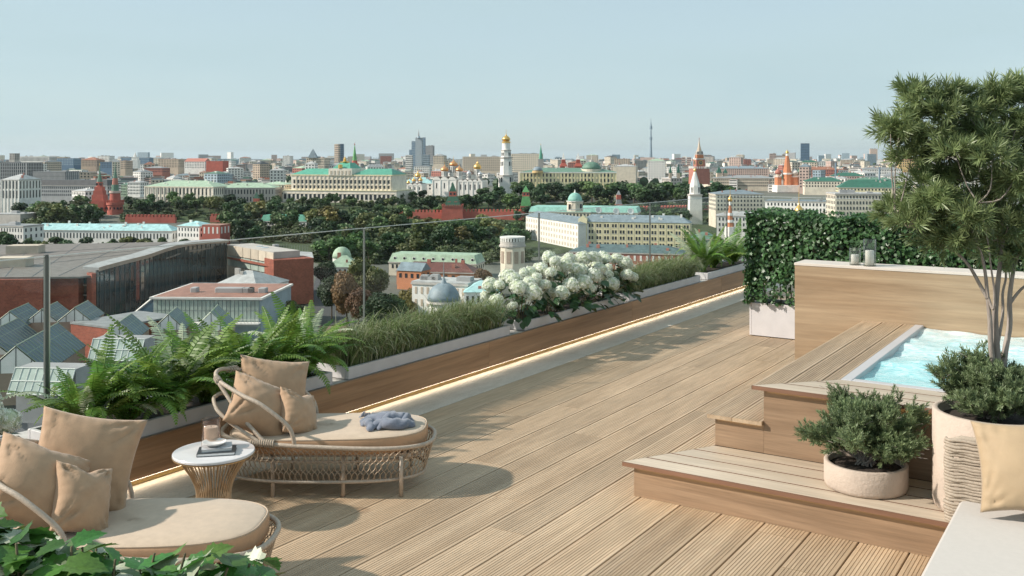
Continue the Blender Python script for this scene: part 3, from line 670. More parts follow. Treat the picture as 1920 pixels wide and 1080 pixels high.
# ---- ferns
def frond_mesh(seed, bend, L_=1.0, n=34):
    r = random.Random(seed); vs = []; fs = []
    pts = []; ang = math.radians(78); x = z = 0.0
    st = L_/n; side_c = r.uniform(-.25, .25); y = 0
    for i in range(n+1):
        pts.append((x, y, z)); t = i/n
        a = ang-bend*t**1.35; x += math.cos(a)*st; z += math.sin(a)*st; y += side_c*t*st
    b = MB(); b.tube(pts, [.006*(1-i/(n+1))+.0012 for i in range(n+1)], 4)
    vs = list(b.v); fs = [tuple(f) for f in b.f]
    for i in range(3, n):
        t = i/n; ln = .135*(math.sin(math.pi*min(1, (t*.93+.06)))**.75)*(1-.35*t)+.006
        p = Vector(pts[i]); d = (Vector(pts[i+1])-Vector(pts[i-1])).normalized()
        for s in (-1, 1):
            sd = Vector((0, s, 0)); nrm = d.cross(sd).normalized()*s
            fw = (sd*.93+d*.32+nrm*r.uniform(-.25, .05)).normalized(); wd = st*.47
            dr = Vector((0,0,-1))*ln*.16
            o = len(vs); m_ = p+fw*ln*.5; e = p+fw*ln+dr
            vs += [tuple(p-d*wd*.7), tuple(p+d*wd*.7), tuple(m_+d*wd*.95+dr*.3), tuple(m_-d*wd*.85+dr*.3), tuple(e)]
            fs += [(o, o+1, o+2, o+3), (o+3, o+2, o+4)]
    me = bpy.data.meshes.new('frond'); me.from_pydata(vs, [], fs); me.materials.append(MAT('fern')); return me
FRP = []
FR = [frond_mesh(i, bd) for i, bd in enumerate((.55, 1.0, 1.4, 1.9, 2.5))]
for q in FR[:4]:
    q2 = q.copy(); q2.materials.clear(); q2.materials.append(MAT('fern_highlight')); FRP.append(q2)
def fern(loc, label, n, size, seed, group):
    r = random.Random(seed); t = thing('fern', label, 'fern', loc, r.uniform(0, 6), group)
    for i in range(n):
        o = mobj('frond', FR[min(4, int(r.random()**.9*5))] if i > 4 else FRP[i % 4], t)
        lean = r.uniform(-.1, .42); o.rotation_euler = (r.uniform(-.2, .2), lean, 2*math.pi*i*.618+r.uniform(-.3, .3)); s = size*r.uniform(.6, 1.1)
        o.scale = (s, s, s); o.location = (r.uniform(-.05, .05), r.uniform(-.05, .05), 0)
    return t
fx = -6.60
labs = ['fern at the left end of the fern trough', 'fern second from the left in the fern trough', 'tall fern in the left half of the fern trough', 'fern in the middle of the fern trough', 'drooping fern right of the middle of the fern trough', 'fern behind the daybed cushions', 'fern at the right end of the fern trough spilling over the bench']
for i, lb in enumerate(labs):
    fern((fx+rnd(-.08, .10), 4.36+i*.385, .445), 'green '+lb, 52, .80 if i != 2 else .92, 20+i, 'ferns in the near trough')
for i in range(3):
    fern((-6.7+rnd(-.1, .1), 16.75+i*.75, .445), ['leftmost green fern in the far fern trough', 'middle green fern in the far fern trough', 'green fern in the far trough next to the hedge'][i], 36, .95, 40+i, 'ferns in the far trough')
# ---- grass
def grass_bed(y0, y1, label, n, hgt, seed, lean=(.35, .55)):
    r = np.random.RandomState(seed); k = 6
    x = r.uniform(-6.98, -6.50, n); y = r.uniform(y0+.06, y1-.06, n); h = hgt*r.uniform(.55, 1.1, n)
    cl = np.sin(y*9)*.5+np.sin(y*23+x*9)*.5; h *= 1+.12*cl
    az = r.normal(lean[1], 1.0, n); bend = r.uniform(1.3, 3.0, n)
    t = np.linspace(0, 1, k)
    ang = (np.pi/2-r.uniform(.0, .5, n))[:, None]-bend[:, None]*t[None]**1.5
    ds = h[:, None]/(k-1); hx = np.concatenate([np.zeros((n, 1)), np.cumsum(np.cos(ang[:, :-1])*ds, 1)], 1); hz = np.concatenate([np.zeros((n, 1)), np.cumsum(np.sin(ang[:, :-1])*ds, 1)], 1)
    cx = x[:, None]+hx*np.cos(az)[:, None]; cy = y[:, None]+hx*np.sin(az)[:, None]; cz = .442+hz
    wd = (.0052*(1-t**1.6)+.0006)[None]*r.uniform(.7, 1.3, n)[:, None]
    px, py = -np.sin(az)[:, None], np.cos(az)[:, None]
    A = np.stack([cx-px*wd, cy-py*wd, cz], -1); B = np.stack([cx+px*wd, cy+py*wd, cz], -1)
    V = np.stack([A, B], 2).reshape(n, 2*k, 3); f = np.array([(2*i, 2*i+1, 2*i+3, 2*i+2) for i in range(k-1)])
    dry = r.random_sample(n) < .28; t_ = None  # share of dry blades raised to paint pale highlights
    o = None
    for sel, mt in ((~dry, 'grass'), (dry, 'grassdry_highlight')):
        q = V[sel]; nn = len(q); Fq = (f[None]+(np.arange(nn)*2*k)[:, None, None]).reshape(-1, 4)
        me = np_mesh('grass', q.reshape(-1, 3), Fq, mt)
        if o is None:
            o = mobj('ornamental_grass', me); tag(o, label, 'grass', kind='stuff')
        else: mobj('dry_highlight_blades', me, o, True)
grass_bed(7.08, 9.89, 'dark arching ornamental grass left of the white hydrangeas', 6000, .56, 1, (.35, -.5))
grass_bed(13.25, 15.98, 'arching ornamental grass right of the white hydrangeas', 6000, .56, 2, (.35, -.5))
# ---- hydrangeas
def hyd_head(seed):
    r = random.Random(seed); vs = []; fs = []; n = 190
    for i in range(n):
        zz = 1-2*r.random()
        if zz < -.75: continue
        rr = math.sqrt(1-zz*zz); th = r.uniform(0, 6.283)
        nrm = np.array((rr*math.cos(th), rr*math.sin(th), zz)); rad = 1+.07*math.sin(th*3)+r.uniform(-.07, .05)
        t, b, nn = frame(nrm+np.array((r.uniform(-.25,.25), r.uniform(-.25,.25), r.uniform(-.2,.2))), (0,0,1), r.uniform(0, 3))
        c = nrm*rad*np.array((1, 1, .9))
        for q in range(4):
            a = q*math.pi/2; d = t*math.cos(a)+b*math.sin(a); e = t*math.cos(a+1.57)+b*math.sin(a+1.57); o = len(vs); s = .155
            vs += [tuple(c), tuple(c+d*s*.75+e*s*.42+nn*.03), tuple(c+d*s*1.05+nn*.05), tuple(c+d*s*.75-e*s*.42+nn*.03)]; fs.append((o, o+1, o+2, o+3))
    b = MB(); b.lathe([(.01,-.7), (.5,-.62), (.84,-.3), (.93,0), (.84,.45), (.5,.75), (.01,.86)], 12, cap=False); o = len(vs); vs += b.v; fs += [tuple(i+o for i in f) for f in b.f]
    me = bpy.data.meshes.new('flower_head'); me.from_pydata(vs, [], fs); me.materials.append(MAT('hydflower')); me.materials.append(MAT('hydcore')); nb = len(b.f); me.polygons.foreach_set('material_index', [0]*(len(fs)-nb)+[1]*nb); return me
HH = [hyd_head(i) for i in range(3)]
def leaf_mesh(name, mat, outline, fold=.15, droop=.12):
    vs = [(0, 0, 0)]; n = len(outline); L_ = outline[-1][0] if True else 1
    mids = [(x, 0, -droop*x*x) for x, _ in outline]; vs = mids[:]
    for s in (1, -1): vs += [(x, s*y, fold*y-droop*x*x) for x, y in outline]
    fs = []
    for i in range(n-1):
        fs.append((i, i+1, n+i+1, n+i)); fs.append((i, 2*n+i, 2*n+i+1, i+1))
    me = bpy.data.meshes.new(name); me.from_pydata(vs, [], fs); me.materials.append(MAT(mat)); me.validate(); return me
HL = leaf_mesh('leaf', 'hydleaf', [(0,.0), (.12,.2), (.35,.36), (.6,.33), (.82,.18), (1,.0)])
def hydrangea(loc, label, nh, spread, hgt, seed, group, hs=.097):
    r = random.Random(seed); t = thing('hydrangea', label, 'hydrangea', loc, 0, group)
    for i in range(nh):
        th = i*2.4+r.uniform(-.4, .4); q = math.sqrt((i+.5)/nh); x = math.cos(th)*q*spread*.75; y = math.sin(th)*q*spread
        z = hgt*(1-.62*q*q)+r.uniform(-.05, .05); b = MB(); b.tube(spline([(x*.25, y*.25, 0), (x*.55, y*.55, z*.5), (x, y, z)], 3), .005, 5); b.build('stem', 'stem', t)
        o = mobj('flower_head', r.choice(HH), t); s = hs*r.uniform(.62, 1.2); o.scale = (s, s, s*r.uniform(.85, 1.1)); o.location = (x, y, z+s*.6); o.rotation_euler = (x*1.2+r.uniform(-.3,.3), r.uniform(-.3,.3), r.uniform(0, 6))
    for i in range(int(nh*5.5)):
        th = r.uniform(0, 6.28); q = math.sqrt(r.random())*1.08; x = math.cos(th)*q*spread*.75; y = math.sin(th)*q*spread; z = (hgt*(1-.6*q*q))*r.uniform(.2, 1.0)
        o = mobj('leaf', HL, t); s = r.uniform(.10, .17); o.scale = (s, s, s); o.location = (x, y, z); o.rotation_euler = (r.uniform(-.5,.5), r.uniform(-.1, .75), math.atan2(y, x)+r.uniform(-.9, .9))
for i, lb in enumerate(('white hydrangea at the left end of the middle trough', 'white hydrangea left of centre in the middle trough', 'tallest white hydrangea in the middle trough', 'white hydrangea at the right end of the middle trough')):
    hydrangea((-6.66, 10.48+i*.75, .445), lb, 20, .62, .56+(.08 if i in (1, 2) else 0), 60+i, 'hydrangeas in the middle trough')
for i, lb in enumerate(('white hydrangea in the near trough left of the daybed', 'white hydrangea beside the ferns at the left edge')):
    hydrangea((-6.66, 2.55+i*.85, .445), lb, 16, .42, .40, 70+i, 'hydrangeas in the near trough', .1)
# ---- needle foliage
def shoot_arrays(n, L_, nl, seed, wd=.0035, spread=.9, tip=1):
    r = np.random.RandomState(seed); t = np.linspace(.08, 1, n); th = np.arange(n)*2.39996
    V = []; Fc = []
    for i in range(n):
        c = np.array((0, 0, t[i]*L_)); o = np.array((math.cos(th[i]), math.sin(th[i]), 0)); f = spread*(1-.45*t[i])
        d = o*f+np.array((0, 0, 1-.4*f))+r.normal(0, .12, 3); d /= np.linalg.norm(d); s = np.cross(d, o+(.01, .02, .3)); s /= np.linalg.norm(s); l = nl*r.uniform(.7, 1.15)
        k = len(V); V += [c-s*wd*.5, c+s*wd*.5, c+d*l*.6+s*wd, c+d*l*.6-s*wd]; Fc.append((k, k+1, k+2, k+3)); k += 4; V += [c+d*l*.6-s*wd, c+d*l*.6+s*wd, c+d*l+s*wd*.1, c+d*l-s*wd*.1]; Fc.append((k, k+1, k+2, k+3))
    return np.array(V), np.array(Fc)
def dir_frame(d, spin): 
    t, b, n = frame(d, (0,0,1), spin); return np.stack([t, b, n], 1)
# potted tree ------------------------------------------------------
TP = P(1862, 6.24); tx, ty = TP.x, TP.y
tp = thing('round_planter', 'tall round pale concrete planter holding the tree', 'planter', (tx, ty, Z1+.001))
b = MB(); b.lathe([(.001,0), (.335,0), (.352,.012), (.36,.05), (.36,.625), (.354,.632), (.328,.632), (.322,.626), (.322,.56), (.001,.56)], 64, cap=False); b.build('pot', 'pot', tp, True)
b = MB(); b.lathe([(.001,.59), (.2,.585), (.3215,.57)], 32, cap=False); b.build('soil', 'soil', tp)
zs = Z1+.57
tree = thing('needle_tree', 'multi stemmed fine leaved tree growing in the tall round planter', 'tree', (tx, ty, zs))
sc_ = 6.24/F
def tpx(px, py, dd=0):     # pixel -> local tree coordinates at an offset in depth
    d = 6.24+dd; p = P(px, d, Z(py, d)); return Vector((p.x-tx, p.y-ty, p.z-zs))
stems = [([(1866,705,0), (1858,650,-.02), (1856,600,-.03), (1852,560,-.03), (1847,510,-.04), (1838,470,-.05), (1815,420,-.08)], .016),
         ([(1872,705,0), (1868,640,0), (1866,590,0), (1870,540,.01), (1875,495,.02), (1880,440,.05), (1872,360,.05), (1860,280,.05)], .019),
         ([(1878,705,.02), (1886,650,.04), (1893,610,.05), (1893,560,.06), (1898,520,.05), (1905,490,.08), (1930,430,.12), (1950,330,.1)], .018),
         ([(1870,650,.0), (1880,590,.03), (1880,550,.05), (1886,520,.05), (1882,490,.1), (1870,440,.16), (1880,350,.2)], .009),
         ([(1852,560,-.03), (1838,535,-.02), (1818,500,.0), (1795,475,.02), (1760,455,.03), (1720,430,.02), (1680,410,0)], .011),
         ([(1893,570,.06), (1912,545,.05), (1935,525,.0), (1965,490,-.03), (1990,440,-.05)], .010),
         ([(1852,555,-.03), (1862,580,-.06), (1864,545,-.1), (1858,500,-.14), (1850,440,-.2), (1835,380,-.25)], .008)]
b = MB(); limbs = []
for pts, r0 in stems:
    q = spline([tpx(*p) for p in pts], 5); b.tube(q, [1.18*r0*(1-.72*i/len(q)) for i in range(len(q))], 8); limbs.append(q)
b.build('trunk', 'bark', tree, True)
rs = np.random.RandomState(21); rr = random.Random(21)
pads = []
for (px, py, dd, s) in [(1665,245,0,.55),(1690,265,.1,.75),(1720,190,.0,.6),(1712,225,.05,.8),(1735,255,-.05,.9),(1760,290,.1,.95),(1690,300,0,.5),(1800,190,.05,.8),(1770,215,-.1,.8),(1800,250,.1,1),(1840,215,0,1),(1850,270,-.1,1),(1885,195,.1,1),(1905,240,-.05,1),(1940,200,.05,1),(1950,265,0,1),(1915,300,.1,1),(1835,320,0,1),(1775,330,.1,.9),(1720,350,0,.8),(1750,375,-.15,.9),(1700,390,.05,.75),(1665,400,0,.6),(1690,420,-.1,.6),(1740,425,.1,.8),(1780,395,-.05,.95),(1825,385,.1,1),(1870,360,-.1,1),(1915,370,0,1),(1955,340,.1,1),(1960,400,0,1),(1930,440,.05,.9),(1890,425,-.1,.95),(1845,440,.05,.8),(1800,450,-.1,.65),(1760,455,0,.6),(1870,475,.1,.55),(1910,480,-.05,.6),(1985,300,.1,1),(2010,240,0,.9),(2000,390,0,1),(1975,460,0,.7),(1865,180,-.05,.8),(1915,175,0,.8),(1790,290,-.25,.8),(1860,300,-.3,.9),(1900,340,-.3,.9),(1820,410,-.28,.8),(1890,270,.3,1),(1830,290,.32,1),(1950,300,.3,1),(1800,350,.3,.9),(1870,410,.3,.9),(1730,300,.2,.7),(1765,185,.0,.5),(1965,215,.25,.9),(1850,240,.3,.9),(1645,240,.0,.3),(1700,175,0,.35)]:
    pads.append((tpx(px+max(0, (1800-px)*.16), py, dd), s))
mats = []; tw = MB()
allp = [p for q in limbs for p in q[len(q)//2:]]
for c, s in pads:
    near = min(allp, key=lambda p: (p-c).length+.4*max(0, p.z-c.z)); mid = (near+c)/2+Vector((rr.uniform(-.03,.03), rr.uniform(-.03,.03), -.05*s))
    tw = MB(); tw.tube(spline([near, mid, c], 3), [.0055, .005, .005, .0045, .004, .003, .0022], 4); tw.build('limb', 'bark', tree, True)
    for i in range(int(27*s)+7):
        d = rs.normal(0, 1, 3); d[2] = d[2]*.6+.40; d /= np.linalg.norm(d)
        out = np.array(c-Vector((0, 0, 1.25))); out /= np.linalg.norm(out)+1e-6; d = d+out*.35; d /= np.linalg.norm(d)
        p = np.array(c)+d*rs.uniform(.01, .105)*(.45+.6*s)*np.array((1.2, 1.2, .6)); mats.append(M4(dir_frame(d, rs.uniform(0, 6)), p, rs.uniform(.75, 1.2)))
sv, sf_ = shoot_arrays(30, .07, .068, 3, wd=.0036, spread=.95)
V, Fq = scatter(sv, sf_, mats); o = mobj('crown', np_mesh('crown', V, Fq, 'needle'), tree, True)
def low_shrub(name, label, loc, rx, hz, n, seed, mat, up=.55, sh=(26, .075, .03), wd=.0034, droopy=.0, stray=8):
    t = thing(name, label, 'shrub', loc); rs = np.random.RandomState(seed); mats = []; tw = MB()
    nb = 60
    for i in range(nb):
        th = rs.uniform(0, 6.28); el = rs.uniform(.3, 1.45); L_ = (rx*math.cos(el)+hz*math.sin(el))*rs.uniform(.55, 1.0)*(1.22 if i < stray else 1)
        d = np.array((math.cos(th)*math.cos(el), math.sin(th)*math.cos(el), math.sin(el)))
        pts = [Vector((rs.uniform(-.06,.06), rs.uniform(-.06,.06), -.01))+Vector(d*L_*u)+Vector((0, 0, .10*L_*math.sin(u*3.1))) for u in np.linspace(0, 1, 6)]
        tw.tube(pts, [.006*(1-.8*u) for u in np.linspace(0, 1, 6)], 4)
        for j in range(n//nb):
            u = rs.uniform(.3, 1)**.7; p = pts[min(5, int(u*5))]; p = np.array(p)+rs.normal(0, .022, 3)
            dd = d*.8+rs.normal(0, .5, 3)+np.array((0, 0, up)); dd /= np.linalg.norm(dd); mats.append(M4(dir_frame(dd, rs.uniform(0, 6)), p, rs.uniform(.7, 1.2)))
    tw.build('branch', 'bark', t)
    sv, sf2 = shoot_arrays(sh[0], sh[1], sh[2], seed, wd=wd, spread=.8); V, Fq = scatter(sv, sf2, mats); mobj('foliage', np_mesh('foliage', V, Fq, mat), t, True)
low_shrub('juniper_shrub', 'low bushy juniper spreading under the tree in the tall planter', (tx, ty, zs+.01), .34, .30, 2100, 31, 'juniper')
jx = P(1623, 6.68)
jp = thing('low_planter', 'low round speckled concrete planter standing on the bottom step', 'planter', (jx.x, jx.y, Z1+.001))
b = MB(); b.lathe([(.001,0), (.255,0), (.268,.008), (.274,.03), (.274,.168), (.27,.174), (.246,.174), (.242,.169), (.242,.12), (.001,.12)], 64, cap=False); b.build('pot', 'pot', jp, True)
b = MB(); b.lathe([(.001,.15), (.15,.148), (.2418,.135)], 32, cap=False); b.build('soil', 'soil', jp)
low_shrub('juniper_shrub', 'spiky blue green juniper in the low planter on the step', (jx.x, jx.y, Z1+.165), .43, .33, 2400, 33, 'juniper', up=.5, stray=16)
# ---- hedge
hp = thing('hedge_planter', 'long white planter box under the leafy hedge', 'planter', (-4.66, 13.39, 0))
b = MB(); b.bev(0, .03, 0, .5, .012, .47, .004); b.build('end_side', 'planter', hp)
b = MB(); b.bev(.031, 9, 0, .03, .012, .47, .004); b.build('front_side', 'planter', hp)
b = MB(); b.bev(.031, 9, .47, .5, .012, .47, .004); b.build('back_side', 'planter', hp)
b = MB(); b.box(.031, 9, .031, .469, .013, .43); b.build('soil', 'soil', hp)
b = MB(); b.box(.04, 9, .04, .46, 0, .011); b.build('foot', 'void', hp)
hg = thing('hedge', 'dense dark green leafy hedge in the white planter behind the pool wall', 'hedge', (-4.66, 13.39, .43))
rs = np.random.RandomState(41)
lv = np.array([(0,0,0), (.16,.36,.06), (.1,.62,.02), (.42,.40,.02), (.62,.52,-.03), (.72,.22,-.05), (1.05,0,-.14), (.72,-.22,-.05), (.62,-.52,-.03), (.42,-.40,.02), (.1,-.62,.02), (.16,-.36,.06)])
lf = np.array([(0,1,2,3), (0,3,4,5), (0,5,6,7), (0,7,8,9), (0,9,10,11)])
mats = []
def hleaf(x, y, z, n):
    n = np.array(n)+rs.normal(0, .45, 3); t, b2, nn = frame(n, (0,0,1), rs.uniform(-.9, .9)); s = rs.uniform(.034, .056)
    mats.append(basis(-b2, t, nn, (x, y, z), s))
HT = 1.28
def bulge(x, z): return .03*math.sin(x*3.1+z*4)+.02*math.sin(x*7.3-z*6+1)
for i in range(16000):
    x = rs.uniform(-.03, 7.5); z = rs.uniform(.05, HT)
    if z < .32 and rs.uniform() < .55: continue
    hleaf(x, -.08-bulge(x, z)+rs.uniform(0, .14), z, (-.1, -1, .35))
for i in range(7500):
    x = rs.uniform(-.03, 7.5); hleaf(x, rs.uniform(-.1, .6), HT+.04*math.sin(x*4)+.03*math.sin(x*9.7)+rs.uniform(-.08, .05), (0, -.2, 1))
for i in range(2800):
    z = rs.uniform(.05, HT); hleaf(-.05-bulge(0, z)*.6+rs.uniform(0, .1), rs.uniform(-.1, .6), z, (-1, -.2, .3))
for i in range(4500): hleaf(rs.uniform(0, 7.5), rs.uniform(.1, .5), rs.uniform(.3, HT), (0, -1, .3))
for i in range(420):
    x = rs.uniform(-.1, 7.4); hleaf(x, rs.uniform(-.1, .5), HT+rs.uniform(.0, .08), (rs.normal(), rs.normal(), .6))
V, Fq = scatter(lv, lf, mats); mobj('foliage', np_mesh('foliage', V, Fq, 'hedge'), hg, True)
b = MB(); rr = random.Random(6)
for i in range(90):
    x = .1+i*.082; y = rr.uniform(.08, .42); b.tube([(x, y, -.01), (x+rr.uniform(-.06,.06), y, .5), (x+rr.uniform(-.1,.1), y, 1.1)], .008, 5)
b.build('stem', 'stem', hg, stuff=True)
b = MB(); b.box(.1, 7.5, .2, .3, .35, HT-.12); b.build('inner_fill', 'void', hg)  # solid near-black box, darkens the inside of the hedge
# ---- foreground bush
fb = thing('leafy_bush', 'lobed green leaves of a bush in the lower left foreground', 'bush', W(-1.42, 3.05, 0))
def lobed():
    o = [(0,.0), (.02,.10), (-.06,.30), (.10,.33), (.20,.46), (.30,.40), (.42,.50), (.46,.33), (.58,.30), (.66,.34), (.70,.22), (.82,.18), (.86,.10), (1.0,.0)]
    return o
FL = [leaf_mesh('leaf', 'fgleaf', lobed(), .22, .22), leaf_mesh('leaf', 'fgleaf_pale', lobed(), .22, .3)]
rr = random.Random(17); cw = W(-1.42, 3.05); tops = []
for i in range(34):
    lat = -1.42+rr.uniform(-.55, .72); dd = 3.05+rr.uniform(-.25, .3)
    xlim = (lat+1.42)
    px_ = 960+F*lat/dd
    ty_ = 985 if px_ < 120 else (1010 if px_ < 260 else (1035 if px_ < 380 else 1062))
    zt = Z(ty_+rr.uniform(-8, 45), dd); p = W(lat, dd)-cw; tops.append((p.x, p.y, zt))
    b = MB(); b.tube(spline([(p.x*.3, p.y*.3, .3), (p.x*.7, p.y*.7, zt*.65), (p.x, p.y, zt)], 4), [.008-.0005*k for k in range(9)], 5); b.build('stem', 'stem', fb, True)
    for j in range(18):
        u = rr.uniform(.66, 1.02); o = mobj('leaf', FL[0] if rr.random() < .84 else FL[1], fb); s = rr.uniform(.075, .13); o.scale = (s, s, s)
        o.location = (p.x*u+rr.uniform(-.05,.05), p.y*u+rr.uniform(-.05,.05), zt*(.6+.4*u)+rr.uniform(-.05, .01)); o.rotation_euler = (rr.uniform(-.6,.6), rr.uniform(-.45,.5), rr.uniform(0, 6.28))
b = MB(); b.lathe([(.001,0), (.24,0), (.28,.4), (.26,.4), (.25,.34), (.001,.34)], 32, cap=False)
q = thing('bush_planter', 'round pale pot of the foreground bush below the picture edge', 'planter', W(-1.42, 3.05, .001)); b.build('pot', 'pot', q, True)
# ================================================================== the city
ZL, ZH = -57.5, -43.5
def gz(d): return ZL if d < 930 else (ZL+(ZH-ZL)*(d-930)/110 if d < 1040 else (ZH if d < 2200 else ZH+min(14, (d-2200)*.006)))
# ground: one sheet out to the horizon
dl = [-400, 40, 120, 220, 320, 450, 600, 750, 900, 930, 960, 1000, 1040, 1300, 1700, 2200, 3000, 4000, 4600, 7000, 14000, 40000]
vs = []; nc = 41
for d in dl:
    half = max(900, abs(d)*1.3)
    for i in range(nc):
        p = W(-half+2*half*i/(nc-1), d, gz(d)-.5); vs.append(tuple(p))
b = MB(); b.add(vs, [(j*nc+i, j*nc+i+1, (j+1)*nc+i+1, (j+1)*nc+i) for j in range(len(dl)-1) for i in range(nc-1)]); tag(b.build('ground', 'ground'), kind='structure')
def ground_patch(name, pts, mat, dz=.0, kind='structure'):
    b = MB(); q = [P(px, d) for px, d in pts]; b.prism([(v.x, v.y) for v in q], gz(pts[0][1])-.45+dz, gz(pts[0][1])-.3+dz)
    bm = b.build(name, mat); tag(bm, kind=kind); return bm
# ---------------------------------------------------------------- building kits
def facade_windows(b, wd, zb, zt, rows, cols, y=0, ww=.42, wh=.55, mi=0, axis='x', x0=0, margin=.0, proud=.12):
    fh = (zt-zb)/rows; cw_ = (wd*(1-2*margin))/cols
    for j in range(rows):
        for i in range(cols):
            c = -wd/2+wd*margin+cw_*(i+.5); z0 = zb+fh*j+fh*(1-wh)/2; z1 = z0+fh*wh
            if axis == 'x': b.box(c-cw_*ww/2, c+cw_*ww/2, y-proud, y+.05, z0, z1, mi)
            else: b.box(x0-proud if x0 < 0 else x0-.05, x0+.05 if x0 < 0 else x0+proud, y+c-cw_*ww/2+wd/2, y+c+cw_*ww/2+wd/2, z0, z1, mi)
def bld(label, px0, px1, ytop, d, dep, wall, roof=('flat', 'r_lgrey'), rows=4, cols=None, name='building', yaw=0, cat='building', group=None, win='win', ww=.42, wh=.55, ybot=None, zb=None, cornice=None, sides=True, pil=None, zone=None):
    wd = m(px1-px0, d); zb = (gz(d)-1 if zb is None else zb); zt = Z(ytop, d); h = zt-zb
    r = P((px0+px1)/2, d, zb); t = thing(name, label, cat, r, YAW+math.radians(yaw-12), group)
    b = MB(); b.box(-wd/2, wd/2, 0, dep, 0, h); b.build('wall', wall, t)
    fh = 3.7 if rows is None else None
    zw0 = h-(zone if zone else min(h, 3.8*rows))
    cols = cols or max(2, int(wd/3.6))
    if rows:
        b = MB(); facade_windows(b, wd, max(0, zw0), h-.4, rows, cols, ww=ww, wh=wh, margin=.02)
        if sides:
            cs = max(2, int(dep/4))
            for s in (-1, 1): facade_windows(b, dep, max(0, zw0), h-.4, rows, cs, ww=ww, wh=wh, axis='y', x0=s*wd/2)
        b.build('windows', win, t, stuff=True)
    if pil:
        b = MB(); n = pil
        for i in range(n+1):
            x = -wd/2+wd*i/n; b.box(x-.45, x+.45, -.55, .02, 0, h-.6)
        b.build('pilasters', wall, t, stuff=True)
    if cornice:
        b = MB(); b.box(-wd/2-.6, wd/2+.6, -.7, dep+.6, h-.9, h+.15); b.build('cornice', cornice, t); h += .16
    if cornice is None and d < 1200 and rows and wd > 14:
        b = MB(); b.box(-wd/2-.35, wd/2+.35, -.4, dep+.35, h-.5, h+.05); b.build('cornice', 'w_stone', t); h += .06
    k, rm = roof[0], roof[1]; rh = roof[2] if len(roof) > 2 else 3.5
    if k == 'flat':
        b = MB(); b.box(-wd/2-.15, wd/2+.15, -.15, dep+.15, h+.01, h+.5); b.build('roof', rm, t)
        if wd > 18:
            q = random.Random(int(px0*7+d)); b = MB()
            for i in range(q.randint(1, 4)):
                x = q.uniform(-wd*.4, wd*.4); s = q.uniform(1, 3.2); b.box(x-s, x+s, dep*.3, dep*.3+s*1.6, h+.5, h+.5+q.uniform(.8, 2.4))
            b.build('roof_units', 'w_grey', t, stuff=True)
    elif k == 'hip':
        b = MB(); b.hip(-wd/2-.4, wd/2+.4, -.4, dep+.4, h+.01, rh, min(wd*.45, dep/2)); rf_ = b.build('roof', rm, t)
        q = random.Random(int(px0*5+d)); b = MB()
        for i in range(int(max(2, wd/9))):
            x = q.uniform(-wd*.42, wd*.42); y = q.uniform(dep*.15, dep*.6); s = q.uniform(.4, .9); zq = h+rh*min(1, y/(dep/2)); b.box(x-s, x+s, y-s*.7, y+s*.7, zq-rh*.6, zq+q.uniform(.8, 1.9))
        b.build('chimneys', q.choice(['w_stone', 'w_white', 'w_redw']), rf_, stuff=True)
    elif k == 'gable':
        b = MB(); b.hip(-wd/2-.3, wd/2+.3, -.4, dep+.4, h+.01, rh, .01); b.build('roof', rm, t)
    elif k == 'mansard':
        b = MB(); b.hip(-wd/2-.2, wd/2+.2, -.3, dep+.3, h+.01, rh, 1.6, 1.6); b.build('roof', rm, t)
    return t
ONION = [(.55,0), (.86,.16), (1,.42), (.93,.68), (.62,.98), (.28,1.22), (.10,1.45), (.03,1.75)]
DOME = [(1,0), (.97,.25), (.86,.52), (.66,.77), (.38,.94), (.02,1.0)]
def tower(label, px, d, tiers, name='tower', cat='tower', zb=None, group=None, yaw=0):
    """tiers: (part, sides, width_bottom_px, width_top_px, y_bottom, y_top, material); sides 'onion'/'dome' make domes; a tuple may add dx in pixels"""
    base = Z(tiers[0][4], d) if zb is None else zb
    t = thing(name, label, cat, P(px, d, base), YAW+math.radians(yaw), group)
    for tr in tiers:
        pn, n, w0, w1, y0, y1, mt = tr[:7]; dx = m(tr[7], d) if len(tr) > 7 else 0
        z0, z1 = Z(y0, d)-base, Z(y1, d)-base; b = MB(); a, c = m(w0, d), m(w1, d)
        if n in ('onion', 'dome'):
            pr = ONION if n == 'onion' else DOME; H_ = pr[-1][1]; b.lathe([(r*a/2, z0+(z1-z0)*zz/H_) for r, zz in pr], 18, cx=dx); b.build(pn, mt, t, True)
        elif n == 'win':          # ring of dark openings: w0 = width of the tier, w1 = count per face
            k = int(w1); q = a/2+.06
            for i in range(k):
                x = -a/2+a*(i+.5)/k; s = a/k*.25
                b.box(dx+x-s, dx+x+s, -q, -q+.2, z0, z1); b.box(dx-q, dx-q+.2, x-s, x+s, z0, z1); b.box(dx+q-.2, dx+q, x-s, x+s, z0, z1)
            b.build(pn, mt, t, stuff=True)
        elif n == 'ring':
            k = int(w1)
            for i in range(k):
                an = 2*math.pi*(i+.5)/k-math.pi/2; hw = math.pi*a/k*.28; ux, uy = math.cos(an), math.sin(an); ro, ri = a/2+.08, a/2-.5
                b.prism([(dx+ux*r_-uy*s_, uy*r_+ux*s_) for r_, s_ in ((ri, -hw), (ro, -hw), (ro, hw), (ri, hw))], z0, z1)
            b.build(pn, mt, t, stuff=True)
        elif n == 'merlon':
            k = int(w1); q = a/2
            for i in range(k):
                x = -q+a*(i+.5)/k; s = a/k*.28
                for yy in (-q, q): b.box(dx+x-s, dx+x+s, yy-.4, yy+.4, z0, z1)
                for xx in (-q, q): b.box(dx+xx-.38, dx+xx+.38, x-s, x+s, z0+.02, z1+.02)
            b.build(pn, mt, t, stuff=True)
        else:
            b.frus(n, a, max(c, .02), z0, z1, cx=dx); b.build(pn, mt, t)
    return t
